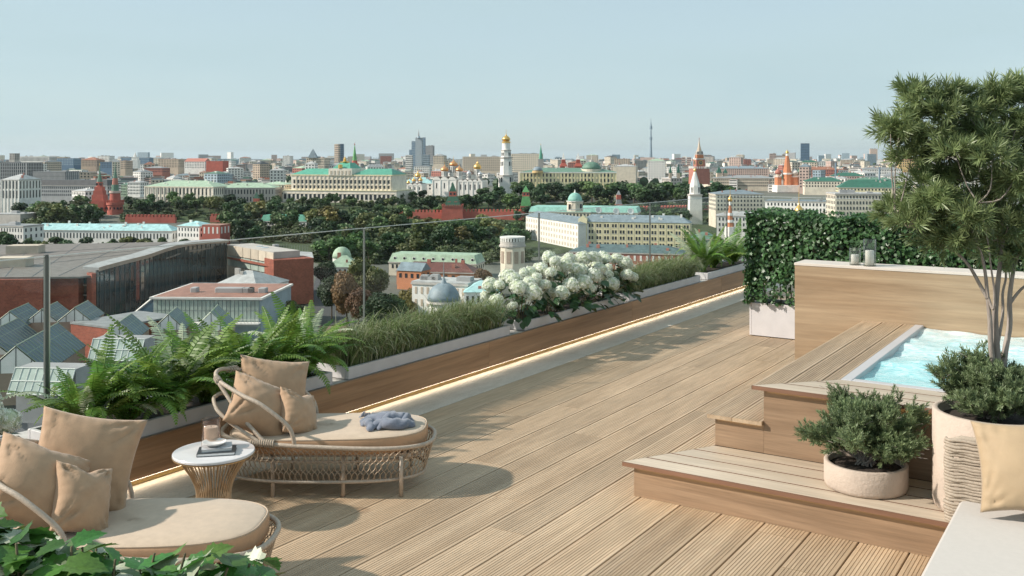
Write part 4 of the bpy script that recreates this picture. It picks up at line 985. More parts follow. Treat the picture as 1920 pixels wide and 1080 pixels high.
def brickwall(label, pts, ytop, hgt=9, mer=3.4):
    t = thing('fortress_wall', label, 'wall', P(pts[0][0], pts[0][1], 0), 0); o = Vector(t.location); b = MB(); q = MB()
    for (a, da), (c, dc) in zip(pts, pts[1:]):
        A, B = P(a, da), P(c, dc); v = B-A; L_ = v.length; v.normalize(); nn = Vector((-v.y, v.x, 0)); zt = Z(ytop, (da+dc)/2)
        def bar(mb, s0, s1, th, z0, z1):
            e = [A+v*s0-nn*th, A+v*s1-nn*th, A+v*s1+nn*th, A+v*s0+nn*th]; mb.prism([(p.x-o.x, p.y-o.y) for p in e], z0, z1)
        bar(b, 0, L_, 1.6, zt-hgt-4, zt)
        k = int(L_/mer)
        for i in range(k): bar(q, L_*(i+.2)/k, L_*(i+.75)/k, 1.3, zt, zt+2.4)
    b.build('wall', 'w_kred', t); q.build('merlons', 'w_kred', t, stuff=True); return t
# ---------------------------------------------------------------- trees
def tree_meshes(seed, nl=520, lobes=16, asp=1.0, es=1.0):
    r = np.random.RandomState(seed); cs = []
    for i in range(lobes):
        d = r.normal(0, 1, 3); d /= np.linalg.norm(d); q = r.uniform(.45, 1)**.6; cs.append((d*q*np.array((.26*asp, .26*asp, .27)), r.uniform(.10, .17)))
    V = []; Fc = []
    for i in range(nl):
        c, s = cs[r.randint(lobes)]; d = r.normal(0, 1, 3); d /= np.linalg.norm(d); p = c+d*s*r.uniform(.75, 1.05)+np.array((0, 0, .64))
        t, b2, n = frame(d+r.normal(0, .5, 3), (0,0,1), r.uniform(0, 3)); e = r.uniform(.028, .05)*es; k = len(V)
        V += [p-t*e-b2*e*.6, p+t*e-b2*e*.6, p+t*e*.7+b2*e, p-t*e*.7+b2*e]; Fc.append((k, k+1, k+2, k+3))
    core_v = []; 
    for c, s in cs:
        k = len(V); q = np.array(c)+np.array((0, 0, .64)); s2 = s*.72
        V += [q+np.array(v)*s2 for v in ((1,0,0), (0,1,0), (-1,0,0), (0,-1,0), (0,0,1), (0,0,-1))]
        Fc += [(k, k+1, k+4, k+4), (k+1, k+2, k+4, k+4), (k+2, k+3, k+4, k+4), (k+3, k, k+4, k+4), (k+1, k, k+5, k+5), (k+2, k+1, k+5, k+5), (k+3, k+2, k+5, k+5), (k, k+3, k+5, k+5)]
    fs = [tuple(f) if f[2] != f[3] else tuple(f[:3]) for f in Fc]
    return V, fs
_tm = {}
def crown_mesh(shape, mt, nl=520):
    if (shape, mt, nl) not in _tm:
        V, fs = tree_meshes(shape, nl, 16 if nl < 900 else 30, [1.0, 1.12, .85, .6][shape % 4], 1 if nl < 900 else .42); me = bpy.data.meshes.new('crown'); me.from_pydata([tuple(v) for v in V], [], fs); me.materials.append(MAT('crown_'+mt)); _tm[(shape, mt, nl)] = me
    return _tm[(shape, mt, nl)]
tb_ = MB(); tb_.tube([(0,0,-.05), (.005,0,.25), (0,.01,.5), (.02,0,.72)], [.022,.017,.012,.004], 6); tb_.tube([(0,0,.3), (.1,.03,.5), (.16,.05,.62)], [.01,.007,.003], 4); tb_.tube([(0,0,.34), (-.09,-.05,.5), (-.15,-.06,.64)], [.01,.007,.003], 4)
_t = tb_.build('trunk', 'trunk'); TRUNK = _t.data; bpy.data.objects.remove(_t)
def tree_at(px, d, h, shape, mt, label, group, zb=None, nl=520, wid=1.0):
    t = thing('tree', label, 'tree', P(px, d, gz(d)-.4 if zb is None else zb), rnd(0, 6.28), group)
    a = mobj('trunk', TRUNK, t); c = mobj('crown', crown_mesh(shape, mt, nl), t)
    t.scale = (h*wid, h*wid, h); return t
TC = dict(dark='dark green', mid='green', olive='olive green', rust='rusty brown', yel='yellowish')
def ordinal(n):
    w_ = ('first second third fourth fifth sixth seventh eighth ninth tenth eleventh twelfth thirteenth fourteenth fifteenth sixteenth seventeenth eighteenth nineteenth').split()
    if n < 20: return w_[n-1]
    t_ = {2: 'twenty', 3: 'thirty', 4: 'forty', 5: 'fifty', 6: 'sixty'}[n//10]
    return t_[:-1]+'ieth' if n % 10 == 0 else t_+'-'+w_[n % 10-1]
def grove(label, group, n, pxr, dr, hr, mats, seed, nl=520, shapes=(0,1,2)):
    r = random.Random(seed)
    for i in range(n):
        px = pxr[0]+(pxr[1]-pxr[0])*((i+r.uniform(.1,.9))/n); d = r.uniform(*dr)
        mt = r.choice(mats); lb = '%s tree, %s from the left %s' % (TC[mt], ordinal(i+1), label)
        tree_at(px, d, r.uniform(*hr), r.choice(shapes), mt, lb, group, nl=nl, wid=r.uniform(1.15, 1.6))
DK = ['dark']*5+['mid']*4+['olive']; MX = ['dark']*4+['mid']*4+['olive']*2+['yel']
# ================================================================== landmarks, left to right
def build_city():
    # ---- the palace
    d = 1040; t = thing('palace', 'long cream palace with bright green roofs and a gilded crest', 'palace', P(637, d, Z(386, d)), YAW+math.radians(-14)); z0 = Z(386, d); zz = lambda y: Z(y, d)-z0; x = lambda p: m(p-637, d)
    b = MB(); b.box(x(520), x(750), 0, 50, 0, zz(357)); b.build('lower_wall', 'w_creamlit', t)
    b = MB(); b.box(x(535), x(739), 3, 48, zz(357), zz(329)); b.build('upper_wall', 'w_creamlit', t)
    b = MB(); b.box(x(534), x(740), 2.3, 48.5, zz(329.5), zz(327.5)); b.box(x(519.5), x(750.5), -.6, 50.4, zz(358), zz(356.6)); b.build('cornice', 'w_yellow', t)
    b = MB(); wv = MB(); sv_ = MB()
    for i in range(24):
        c = x(541.5+8.3*i)
        for (ya, yb) in ((353.5, 348), (344, 337.5)):
            wv.box(c-.95, c+.95, 2.75, 3.1, zz(ya), zz(yb)); sv_.box(c-1.7, c+1.7, 2.6, 3.05, zz(yb), zz(yb)+.8)
        b.box(x(545.6+8.3*i)-.5, x(545.6+8.3*i)+.5, 2.4, 3.05, zz(357), zz(330))
    for i in range(26):
        c = x(525+8.7*i); wv.box(c-1.3, c+1.3, -.2, .1, zz(374), zz(364)); wv.frus(10, 2.6, 2.6, 0, .01)
        sv_.box(c-2.0, c+2.0, -.35, .05, zz(364), zz(363))
    b.build('pilasters', 'w_cream', t, stuff=True); wv.build('windows', 'win', t, stuff=True); sv_.build('window_heads', 'w_cream', t, stuff=True)
    b = MB(); b.hip(x(535), x(613), 2.5, 47, zz(327.4), 6.2, 9); r = b.build('roof', 'r_green', t)
    b = MB(); b.hip(x(660), x(740), 2.5, 47, zz(327.4), 6.2, 9); b.build('roof', 'r_green', t)
    b = MB(); b.box(x(613), x(660), 1.5, 40, zz(329), zz(316)); a = b.build('attic', 'w_creamlit', t)
    b = MB()
    for i in range(6): c = x(618+7.4*i); b.frus(12, 2.4, 2.4, 0, .01); b.box(c-1, c+1, 1.2, 1.55, zz(327), zz(320))
    b.build('attic_windows', 'w_beige', a, stuff=True)
    b = MB(); b.hip(x(619), x(655), 4, 36, zz(316), m(11, d), 4.5, 10); b.build('dome_roof', 'r_green', t)
    b = MB(); b.lathe([(2.2, zz(305)), (3.6, zz(303)), (1.4, zz(301)), (1.9, zz(299)), (.2, zz(293))], 10, cx=x(636), cy=15); b.box(x(627), x(645), 14, 15, zz(305.5), zz(303)); b.lathe([(.1, zz(316)), (2.4, zz(315.5)), (2.4, zz(309)), (.1, zz(308))], 12, cx=x(636), cy=3.0); b.build('gilded_crest', 'gold', t)
    # ---- armoury range west of the palace
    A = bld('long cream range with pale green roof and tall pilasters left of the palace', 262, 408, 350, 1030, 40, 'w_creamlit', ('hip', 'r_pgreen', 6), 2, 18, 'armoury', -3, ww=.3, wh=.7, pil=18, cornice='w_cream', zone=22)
    bld('wing in painted shade grey, running from the cream range towards the palace', 408, 515, 352, 1040, 34, 'w_stone', ('hip', 'r_pgreen', 5), 2, 18, 'range_wing', 14, ww=.4, wh=.6, pil=18, zone=18)  # grey wall colour stands in for shade on this side of the range
    bld('pale low wing joining the left end of the palace', 484, 536, 346, 1075, 30, 'w_cream', ('hip', 'r_pgreen', 3), 3, 8, 'palace_wing')
    # ---- corner gate tower and round water tower
    R = 'w_kred'
    tower('stepped red brick gate tower with green spire at left', 187, 985, [('base', 4, 31, 28, 412, 375, R), ('base_windows', 'win', 30, 3, 392, 388, 'win'), ('second_tier', 4, 22, 21, 375, 365, R), ('third_tier', 4, 18, 17, 365, 357, R), ('fourth_tier', 4, 14.5, 13.5, 357, 350, R), ('lantern', 8, 11, 10, 350, 341, R), ('lantern_openings', 'win', 10.4, 2, 348, 343, 'win'), ('spire', 8, 9, 3, 341, 325, 'r_mgreen'), ('spire_tip', 8, 3, .4, 325, 310, 'r_mgreen'), ('star', 6, 1.6, .2, 310, 305, 'gold')], 'gate_tower')
    tower('round red brick water tower with crenellated rim and thin spire', 216, 975, [('base', 24, 30, 27, 414, 384, R), ('parapet', 24, 31, 31, 384, 379, R), ('merlons', 'merlon', 24, 9, 379, 375, R), ('upper_drum', 20, 20, 18, 379, 362, R), ('upper_rim', 20, 21, 21, 362, 358, 'w_pink'), ('neck', 12, 13, 12, 358, 346, 'r_mgreen'), ('lantern', 8, 10, 8, 346, 334, 'w_redw'), ('spire', 8, 8, 2, 334, 320, 'r_mgreen'), ('spire_tip', 8, 2, .3, 320, 303, 'r_mgreen'), ('windows', 'win', 27, 4, 392, 388, 'win')], 'round_tower')
    # ---- wall towers along the river
    tower('red wall tower with dark green tented roof in front of the cathedrals', 849, 945, [('base', 4, 41, 37, 412, 386, R), ('merlons', 'merlon', 38, 9, 386, 383, R), ('tent', 4, 30, 16, 386, 368, 'r_steps'), ('tent_windows', 'win', 24, 2, 380, 377, 'w_redw'), ('turret', 4, 14, 13, 368, 359, R), ('turret_openings', 'win', 13.5, 2, 366, 361, 'win'), ('spire', 4, 13, .5, 359, 341, 'r_steps')], 'wall_tower')
    tower('red wall tower partly hidden by trees left of the palace', 481, 950, [('base', 4, 26, 24, 412, 392, R), ('tent', 4, 22, 12, 392, 378, 'r_steps'), ('turret', 4, 10, 10, 378, 372, R), ('spire', 4, 10, .5, 372, 360, 'r_steps')], 'wall_tower')
    tower('slim red tower with tall green roof right of the fortress wall', 986, 935, [('base', 4, 22, 20, 412, 386, R), ('tent', 4, 19, 13, 386, 368, 'r_spire'), ('turret', 4, 13, 12, 368, 360, R), ('turret_openings', 'win', 12.5, 2, 366, 362, 'win'), ('spire', 4, 13, .5, 360, 348, 'r_spire')], 'wall_tower')
    tower('little red tower with grey tent among the park trees', 1160, 960, [('base', 4, 15, 13, 405, 383, R), ('tent', 4, 11, 8, 383, 374, 'r_grey'), ('turret', 4, 8.5, 8, 374, 365, R), ('spire', 4, 8, .4, 365, 357, 'r_grey')], 'wall_tower')
    brickwall('crenellated red fortress wall near the round tower', [(236, 922), (330, 918)], 407)
    brickwall('crenellated red fortress wall behind the low villas', [(395, 924), (470, 920)], 406)
    brickwall('crenellated red fortress wall below the palace gardens', [(738, 950), (830, 945)], 398)
    brickwall('crenellated red fortress wall between the two tented towers', [(868, 945), (978, 938)], 397)
    brickwall('red fortress wall behind the white bell tower', [(1200, 960), (1290, 980), (1345, 1000)], 390)
    # ---- cathedrals
    d = 1120
    def cathedral(label, px0, px1, ybase, yw, domes, d, gab=3, wall='w_white', roof='r_msl', dep=22, extra=None):
        zb = Z(ybase, d); t = thing('cathedral', label, 'church', P((px0+px1)/2, d, zb), YAW+math.radians(-16)); wd = m(px1-px0, d); h = Z(yw, d)-zb
        b = MB(); b.box(-wd/2, wd/2, 0, dep, 0, h)
        b.build('wall', wall, t)
        gw = wd/gab; b = MB()
        for i in range(gab):
            c = -wd/2+gw*(i+.5); n = 12; poly = [(c+gw*.49*math.cos(math.pi*k/n), h+gw*.42*math.sin(math.pi*k/n)) for k in range(n+1)]
            vs = [(px, -.4, pz) for px, pz in poly]+[(px, dep+.2, pz) for px, pz in poly]; k = n+1
            b.add(vs, [tuple(range(k)), tuple(range(2*k-1, k-1, -1))]+[(i2+1, i2, k+i2, k+i2+1) for i2 in range(n)])
        b.build('gables', wall, t)
        b = MB(); b.box(-wd/2+.5, wd/2-.5, .5, dep-.5, h+gw*.40, h+gw*.46); b.build('roof', roof, t)
        b = MB()
        for i in range(gab):
            c = -wd/2+gw*(i+.5); b.box(c-.6, c+.6, -.15, .1, h*.55, h*.85)
        b.build('windows', 'win', t, stuff=True)
        b = MB()
        for i in range(gab+1): c = -wd/2+gw*i; b.box(c-.5, c+.5, -.55, .02, 0, h)
        b.build('pilasters', wall, t, stuff=True)
        for (px, yb, yt, w, cy, mt, ytip) in domes:
            cx = m(px-(px0+px1)/2, d); a = m(w, d)
            b = MB(); b.lathe([(a*.40, h), (a*.40, Z(yb, d)-zb+.3)], 14, cx=cx, cy=cy); dr = b.build('drum', 'w_white', t)
            b = MB()
            for k in range(6): an = -math.pi*(k+.5)/6; b.box(cx+a*.40*math.cos(an)-.3, cx+a*.40*math.cos(an)+.3, cy+a*.40*math.sin(an)-.15, cy+a*.40*math.sin(an)+.15, (h+Z(yb, d)-zb)/2+.2, Z(yb, d)-zb-.5)
            b.build('drum_openings', 'win', dr, stuff=True)
            b = MB(); H_ = (Z(yt, d)-Z(yb, d)); b.lathe([(r*a/2, Z(yb, d)-zb+H_*q/1.75) for r, q in ONION], 18, cx=cx, cy=cy); dm = b.build('dome', mt, t, True)
            b = MB(); b.box(cx-.12, cx+.12, cy-.1, cy+.1, Z(yt, d)-zb-.3, Z(ytip, d)-zb); b.box(cx-.7, cx+.7, cy-.08, cy+.08, Z(ytip, d)-zb-1.1, Z(ytip, d)-zb-.9); b.build('cross', 'gold', dm)
        return t
    cathedral('white cathedral with three copper gold onion domes', 810, 856, 372, 338, [(829, 322, 308, 16, 8, 'copper', 303), (844, 312, 298, 17, 13, 'copper', 293), (858.5, 322, 309, 15, 8, 'copper', 304)], 1120)
    cathedral('white cathedral with one golden and two silver domes', 858, 905, 374, 341, [(890, 318, 301, 15, 11, 'gold', 296), (876, 328, 318, 10, 6, 'silver', 315), (898, 329, 320, 9, 6, 'silver', 317)], 1110, 5)
    cathedral('small white church with a cluster of little golden domes', 755, 792, 366, 348, [(762, 345, 337, 7, 5, 'gold', 333), (770, 341, 332, 8, 9, 'gold', 328), (778, 333, 320, 11, 10, 'gold', 316), (786, 340, 331, 8, 6, 'gold', 327)], 1105, 4, dep=16)
    bld('white chapel range with turquoise roof behind the small church', 750, 812, 344, 1135, 24, 'w_white', ('hip', 'r_rturq', 7), 2, 8)
    # ---- bell tower
    tower('tall white bell tower topped by a golden dome', 949, 1130, [('base', 8, 30, 28, 366, 330, 'w_white'), ('base_openings', 'win', 26, 2, 341, 332, 'win'), ('base_cornice', 8, 30, 30, 330, 328, 'w_stone'), ('second_tier', 8, 23, 21, 328, 296, 'w_white'), ('second_openings', 'win', 19.5, 2, 311, 303, 'win'), ('second_cornice', 8, 23.5, 23.5, 297, 294.5, 'w_stone'), ('third_tier', 8, 19, 18, 295, 283, 'w_white'), ('third_openings', 'win', 17, 2, 292, 286, 'win'), ('third_cornice', 8, 19.5, 19.5, 283, 281, 'w_stone'), ('drum', 16, 15, 14.5, 281, 268, 'w_white'), ('drum_band', 16, 16, 16, 268, 265, 'gold'), ('dome', 'onion', 16, 0, 265, 250, 'gold'), ('cross', 4, .8, .5, 251, 243, 'gold')], 'bell_tower', cat='bell tower')
    # ---- senate and neighbours
    bld('yellow and white neoclassical block with grey green roof behind the park', 975, 1155, 323, 1180, 46, 'w_yellow', ('hip', 'r_mgreen', 5), 2, 24, 'senate_block', 6, ww=.42, wh=.6, pil=30, cornice='w_white', zone=13)
    tower('wide green dome rising over the yellow block', 1109, 1190, [('drum', 24, 37, 37, 322, 317, 'w_cream'), ('dome', 'dome', 36, 0, 317, 303, 'r_mgreen'), ('lantern', 8, 8, 7, 304.5, 300, 'w_stone'), ('flag_pole', 6, .6, .4, 300, 288, 'w_white')], 'dome', cat='dome')
    tower('small grey green dome at the left of the yellow block', 1008, 1180, [('drum', 20, 20, 20, 324, 320, 'w_ochre'), ('dome', 'dome', 19, 0, 320, 312.5, 'r_bgrey')], 'dome', cat='dome')
    for px in (1056.5, 1084): tower('crimson museum turret with stacked roof, %s of the two' % ('left' if px < 1070 else 'right'), px, 1450, [('base', 4, 13, 13, 326, 312, 'w_red'), ('roof', 4, 15, 8, 312, 306, 'w_red'), ('upper', 4, 7.5, 7, 306, 299, 'w_red'), ('spire', 4, 6, .4, 299, 286, 'w_white')], 'turret')
    tower('slim tower with bright green spire right of the bell tower', 1014, 1400, [('base', 4, 10, 10, 325, 298, 'w_stone'), ('spire', 8, 7.5, .6, 298, 272, 'r_green'), ('star', 4, 1.4, .2, 272, 269, 'gold')], 'spire_tower')
    tower('red tower with green spire behind the palace roof', 665, 1350, [('base', 4, 14, 13, 330, 306, R), ('lantern', 8, 10, 9.5, 306, 301, R), ('spire', 8, 8, .8, 301, 272, 'r_spire'), ('star', 4, 1.8, .3, 272, 267.5, 'w_red')], 'spire_tower')
    # ---- clock tower
    t = tower('red clock tower with white details, dials and tapering spire', 1311, 1330, [('base', 4, 31, 30, 345, 316, 'w_redw'), ('merlons', 'merlon', 31, 7, 316, 312, 'w_white'), ('middle', 4, 17, 16.5, 316, 297, 'w_redw'), ('middle_trim', 4, 17.6, 17.6, 299, 297, 'w_white'), ('upper', 4, 13, 12.5, 297, 290, 'w_orange'), ('belfry', 8, 12, 11.5, 290, 283, 'w_stone'), ('belfry_openings', 'win', 11.2, 2, 289, 284.5, 'win'), ('spire', 8, 8.5, 4, 283, 274, 'w_tan'), ('spire_tip', 8, 4, .6, 274, 261, 'w_tan'), ('star', 4, 1.6, .3, 261, 258, 'w_red'), ('corner_pinnacle', 4, 3, .3, 297, 287, 'w_white', -8.5), ('corner_pinnacle', 4, 3, .3, 297, 287, 'w_white', 8.5)], 'clock_tower', yaw=8)
    dd = 1330; zb = t.location.z
    for an in (0, -90):
        b = MB(); rr_ = m(4.6, dd); q = math.radians(an); R_ = m(8.4, dd)
        b.lathe([(.1, -.25), (rr_, -.25), (rr_, .1), (.1, .1)], 20, cap=False); o = b.build('clock_dial', 'mull', t); o.rotation_euler = (math.pi/2, 0, q if an == 0 else -math.pi/2); o.location = ((0, -R_, Z(305, dd)-zb) if an == 0 else (-R_, 0, Z(305, dd)-zb))
        b = MB(); b.lathe([(rr_*.8, .1), (rr_*.98, .1), (rr_*.98, .35), (rr_*.8, .35)], 20, cap=False); b.box(-.14, .14, 0, rr_*.7, .1, .4); b.box(0, rr_*.5, -.14, .14, .1, .4); b.build('dial_ring', 'gold', o)
    # ---- white tented bell tower in front
    tower('white tented church bell tower in front of the clock tower', 1303, 900, [('base', 4, 24, 22, 425, 366, 'w_white'), ('base_openings', 'win', 22, 2, 395, 380, 'win'), ('base_cornice', 4, 24, 24, 367, 364, 'w_stone'), ('belfry', 8, 19, 18, 364, 348, 'w_white'), ('belfry_openings', 'win', 16.5, 2, 361, 351, 'win'), ('tent', 8, 18, 4, 348, 322, 'w_white'), ('tent_windows', 'win', 10, 1, 338, 334, 'win'), ('dome', 'onion', 5, 0, 322, 313, 'gold')], 'tented_belfry', cat='bell tower')
    # ---- TV tower, skyscrapers
    tower('very tall slender television tower on the far horizon', 1220.5, 8200, [('base', 12, 6, 4.2, 303, 283, 'tv_haze_blue'), ('shaft', 12, 4.2, 3, 283, 262, 'tv_haze_blue'), ('ring', 12, 5, 5, 262, 257, 'tv_haze_blue'), ('shaft', 12, 2.8, 2.4, 257, 244, 'tv_haze_blue'), ('pod', 12, 5, 4.6, 243, 236, 'tv_haze_blue'), ('mast', 8, 2.6, 1.6, 236, 230, 'tv_haze_blue'), ('antenna', 6, 1.0, .4, 230, 222, 'tv_haze_blue')], 'television_tower', cat='tower')
    def sky(label, px0, px1, ytop, d, mat, win='winblue', rows=14, cols=6, dep=None, roof='r_grey', **k):
        return bld(label, px0, px1, ytop, d, dep or m(px1-px0, d)*.7, mat, ('flat', roof), rows, cols, 'high_rise', win=win, cat='high rise', zone=m(318-ytop, d), ww=.6, wh=.6, **k)
    sky('twin slab grey high rise left of the green spire', 626, 635, 270.5, 3600, 'w_tan', 'win', 12, 3, yaw=-15)
    sky('blue glass half of the twin high rise left of the green spire', 635.5, 644, 270, 3650, 'w_blue', rows=12, cols=3, yaw=10)
    sky('tall central tower of the stepped high rise cluster', 778.5, 791, 258.5, 3000, 'w_lblue', 'w_grey', 18, 5)
    tower('antenna mast on the stepped high rise cluster', 785, 3000, [('frame', 8, 6, 4, 259, 255, 'w_lblue'), ('pole', 6, 2.4, 1.6, 255, 248, 'w_grey'), ('tip', 6, .9, .3, 248, 242, 'w_grey')], 'antenna', cat='antenna')
    sky('left blue stepped tower of the high rise cluster', 771.5, 779, 265, 3020, 'w_blue', 'w_lblue', 16, 4); sky('low left step of the blue high rise cluster', 767, 773, 281, 3030, 'w_blue', 'w_lblue', 10, 3)
    sky('right blue tower of the high rise cluster', 791.5, 797, 258, 3040, 'w_blue', 'w_lblue', 18, 3); sky('plain grey slab right of the high rise cluster', 797.5, 812, 273.5, 3200, 'w_grey', 'w_dgrey', 12, 6)
    sky('pale low block left of the high rise cluster', 760, 772, 291, 2500, 'w_white', 'win', 7, 6); sky('pale low block right of the high rise cluster', 792, 804, 290.5, 2500, 'w_lblue', 'win', 7, 6)
    sky('dark blue glass high rise right of the cathedral of bright domes', 1502, 1517.5, 269, 3400, 'w_blue', 'winblue', 16, 7); sky('pair of slim tan towers at right of the skyline', 1632, 1645, 279, 5200, 'w_pink', 'w_tan', 10, 3)
    sky('tan slab tower at right of the skyline near the bright domes', 1443, 1455, 288, 4200, 'w_pink', 'win', 8, 5); sky('narrow tan tower beside the bright domed cathedral', 1467, 1473, 289, 4300, 'w_tan', 'win', 6, 3); sky('pink slab tower left of the clock tower', 1278, 1285, 295, 3500, 'w_pink', 'win', 6, 3); sky('pink tower directly left of the clock tower', 1288, 1296, 295, 3300, 'w_pink', 'win', 6, 4)
    # ---- bright domed cathedral
    def striped(px, d, w, yb, ym, yt, body, dome, label=None):
        return [('body', 8, w, w, yb, ym, body), ('band', 8, w*1.12, w*1.12, ym+2, ym+.6, 'w_white'), ('drum', 12, w*.7, w*.66, ym, ym-3, 'w_cream'), ('dome', 'onion', w, 0, ym-3, yt, dome)]
    tl_ = [('base', 4, 52, 50, 360, 347, 'w_white'), ('central_body', 8, 17, 16, 347, 326, 'w_orange'), ('central_band', 8, 18, 18, 327, 324, 'w_white'), ('tent', 8, 15, 5, 324, 292, 'w_orange'), ('tent_band', 8, 12, 11.4, 316, 314, 'r_green'), ('tent_neck', 8, 5, 4.6, 292, 288, 'w_white'), ('top_dome', 'onion', 6.4, 0, 288, 280, 'gold')]
    for dx, w, yb, ym, yt, bd, dm in ((-17, 12, 350, 330, 313, 'w_orange', 'w_redw'), (14, 15, 350, 330, 314, 'w_orange', 'w_white'), (24, 13, 350, 328, 312, 'w_pink', 'r_mgreen'), (-3, 10, 350, 337, 326, 'w_orange', 'w_yellow'), (31, 9, 350, 336, 325, 'w_red', 'r_dgreen'), (-10, 7, 350, 338, 328, 'w_white', 'r_green')):
        for q in striped(0, 0, w, yb, ym, yt, bd, dm): tl_.append(q+(dx,))
    tower('multi coloured cathedral with tented centre and onion domes at right', 1476, 1350, tl_, 'domed_cathedral', cat='church')
    tower('glass reflection of an orange and white church spire, built as an object', 1369, 700, [('base', 8, 22, 18, 450, 425, 'w_white'), ('tent', 8, 13, 4, 425, 385, 'w_orange'), ('tent_band', 8, 12.2, 11, 417, 412, 'w_white'), ('tent_band', 8, 9.4, 8.4, 404, 399, 'w_white'), ('neck', 8, 4.5, 4.2, 385, 378, 'w_white'), ('dome', 'onion', 8, 0, 378, 364, 'gold'), ('cross', 4, .8, .4, 365, 352, 'gold')], 'reflected_spire', cat='church')  # solid tower added in place of a spire reflection in the glass
    tower('golden onion dome with tall finial just above the hedge', 1498, 420, [('drum', 12, 15, 14, 425, 400, 'w_white'), ('dome', 'onion', 17, 0, 402, 378, 'gold'), ('finial', 6, 1.6, .4, 380, 350, 'gold')], 'golden_dome', cat='church')
    # ---- embassy with green dome, yellow block
    bld('cream mansion with weathered green roof behind the yellow block', 990, 1195, 398, 800, 34, 'w_cream', ('mansard', 'r_teal', 4), 2, 30, 'mansion', 0, zone=8)
    tower('cream drum with turquoise dome and white finial on the mansion', 1078, 790, [('drum', 12, 30, 28, 396, 378, 'w_cream'), ('drum_openings', 'win', 27, 4, 391, 382, 'win'), ('cornice', 12, 31, 31, 378, 376.5, 'w_white'), ('dome', 'dome', 27, 0, 376.5, 361, 'r_teal'), ('finial', 8, 4, .5, 361.5, 355, 'w_white')], 'dome_tower', cat='dome')
    d = 640; t = bld('long pale yellow four storey block with paired windows seen through the glass', 1084, 1292, 417, d, 15, 'w_yellow', ('hip', 'r_bgrey', 4.5), 0, 1, 'yellow_block', -3)
    zb = t.location.z; wd = m(208, d); b = MB(); q = MB()
    for j in range(4):
        for i in range(14):
            c = -wd/2+wd*(i+.55)/14; zc = Z(424+11.6*j, d)-zb
            for s in (-.95, .95):
                b.box(c+s-.62, c+s+.62, -.1, .05, zc-1.1, zc+1.1); q.box(c+s-.75, c+s+.75, -.2, .04, zc-1.32, zc-1.12)
    b.build('windows', 'win', t, stuff=True); q.build('sills', 'w_white', t, stuff=True)
    b = MB(); b.add([(-wd/2-.3, -1.2, 0), (-wd/2+m(16, d), -1.2, 0), (-wd/2+m(16, d), -1.2, Z(412, d)-zb), (-wd/2+m(8, d), -1.2, Z(405, d)-zb), (-wd/2-.3, -1.2, Z(412, d)-zb)]+[(-wd/2-.3, 3, 0), (-wd/2+m(16, d), 3, 0), (-wd/2+m(16, d), 3, Z(412, d)-zb), (-wd/2+m(8, d), 3, Z(405, d)-zb), (-wd/2-.3, 3, Z(412, d)-zb)],
        [(0,1,2,3,4), (9,8,7,6,5), (0,4,9,5), (1,6,7,2), (2,7,8,3), (3,8,9,4)]); b.build('gabled_bay', 'w_yellow', t)
    b = MB()
    for i in range(13): c = -wd/2+wd*(i+1.05)/14; b.box(c-.08, c+.08, -.2, .03, 2, Z(419, d)-zb)
    b.build('downpipes', 'w_cream', t, stuff=True)
    # left wing of the yellow block
    A_, B_ = P(986, 735), P(1084, 645); v = B_-A_; L_ = v.length; t = thing('pale_wing', 'long side wing of the yellow block receding left, painted white as by reflection', 'building', (A_.x, A_.y, ZL-1), math.atan2(v.y, v.x)); h = Z(412, 690)-ZL+1
    b = MB(); b.box(0, L_, 0, 14, 0, h); b.build('wall', 'w_white', t)  # white wall paints the balustrade's reflection over the yellow facade
    b = MB(); b.hip(-.4, L_+.4, -.4, 14.4, h+.01, 4, 7); b.build('roof', 'r_bgrey', t)
    b = MB(); facade_windows(b, L_, 1, h-.6, 4, 20); 
    b.v = [(x_+L_/2, y_, z_) for x_, y_, z_ in b.v]; b.build('windows', 'w_beige', t, stuff=True)
    for px, py, lb in ((1122, 395, 'left'), (1155, 397, 'middle'), (1182, 397, 'right')):
        dd = 665; t = thing('satellite_dish', 'white satellite dish on the yellow block roof, %s of three' % lb, 'satellite dish', P(px, dd, Z(py+9, dd)), YAW)
        b = MB(); b.lathe([(.05, .0), (1.2, .18), (2.0, .55), (2.35, .9), (2.3, .95), (1.1, .3), (.05, .12)], 20, cap=False); o = b.build('dish', 'w_white', t, True); o.rotation_euler = (math.radians(62), 0, math.radians(12)); o.location = (0, 0, m(9, dd))
        b = MB(); b.tube([(0,.4,-1.2), (0,.4,m(8, dd))], .25, 6); b.build('mast', 'w_grey', t); b = MB(); b.tube([(0,-.2,m(9, dd)), (.1,-2.2,m(12, dd))], .08, 5); b.build('feed_arm', 'w_grey', t)
    bld('low block with dark teal hip roof and red walls in front of the yellow block', 1066, 1280, 474, 470, 18, 'w_redw', ('hip', 'r_dslate', 3.2), 2, 18, 'red_block', -2, win='w_white', ww=.34, wh=.6, zone=9)
    bld('small pale green house at the right of the yellow block', 1295, 1345, 448, 560, 18, 'r_pgreen', ('hip', 'r_mgreen', 3.5), 3, 6, 'house', zone=12)
    bld('cream office block with blue grey roof behind the fortress wall at right', 1342, 1432, 364, 850, 30, 'w_cream', ('hip', 'r_bgrey', 3.2), 4, 14, 'office_block', 12, zone=15)
    bld('pale arcade building below the cream office block', 1345, 1450, 405, 740, 20, 'w_white', ('hip', 'r_lgrey', 3), 3, 16, zone=13)
    bld('large pale block with blue grey roof above the left end of the hedge', 1436, 1568, 378, 760, 26, 'w_white', ('flat', 'r_bgrey'), 4, 20, 'pale_block', -10, zone=16)
    bld('cream stone block with many small windows above the hedge middle', 1567, 1665, 364, 700, 26, 'w_cream', ('flat', 'r_lgrey'), 5, 16, 'pale_block', 8, zone=20)
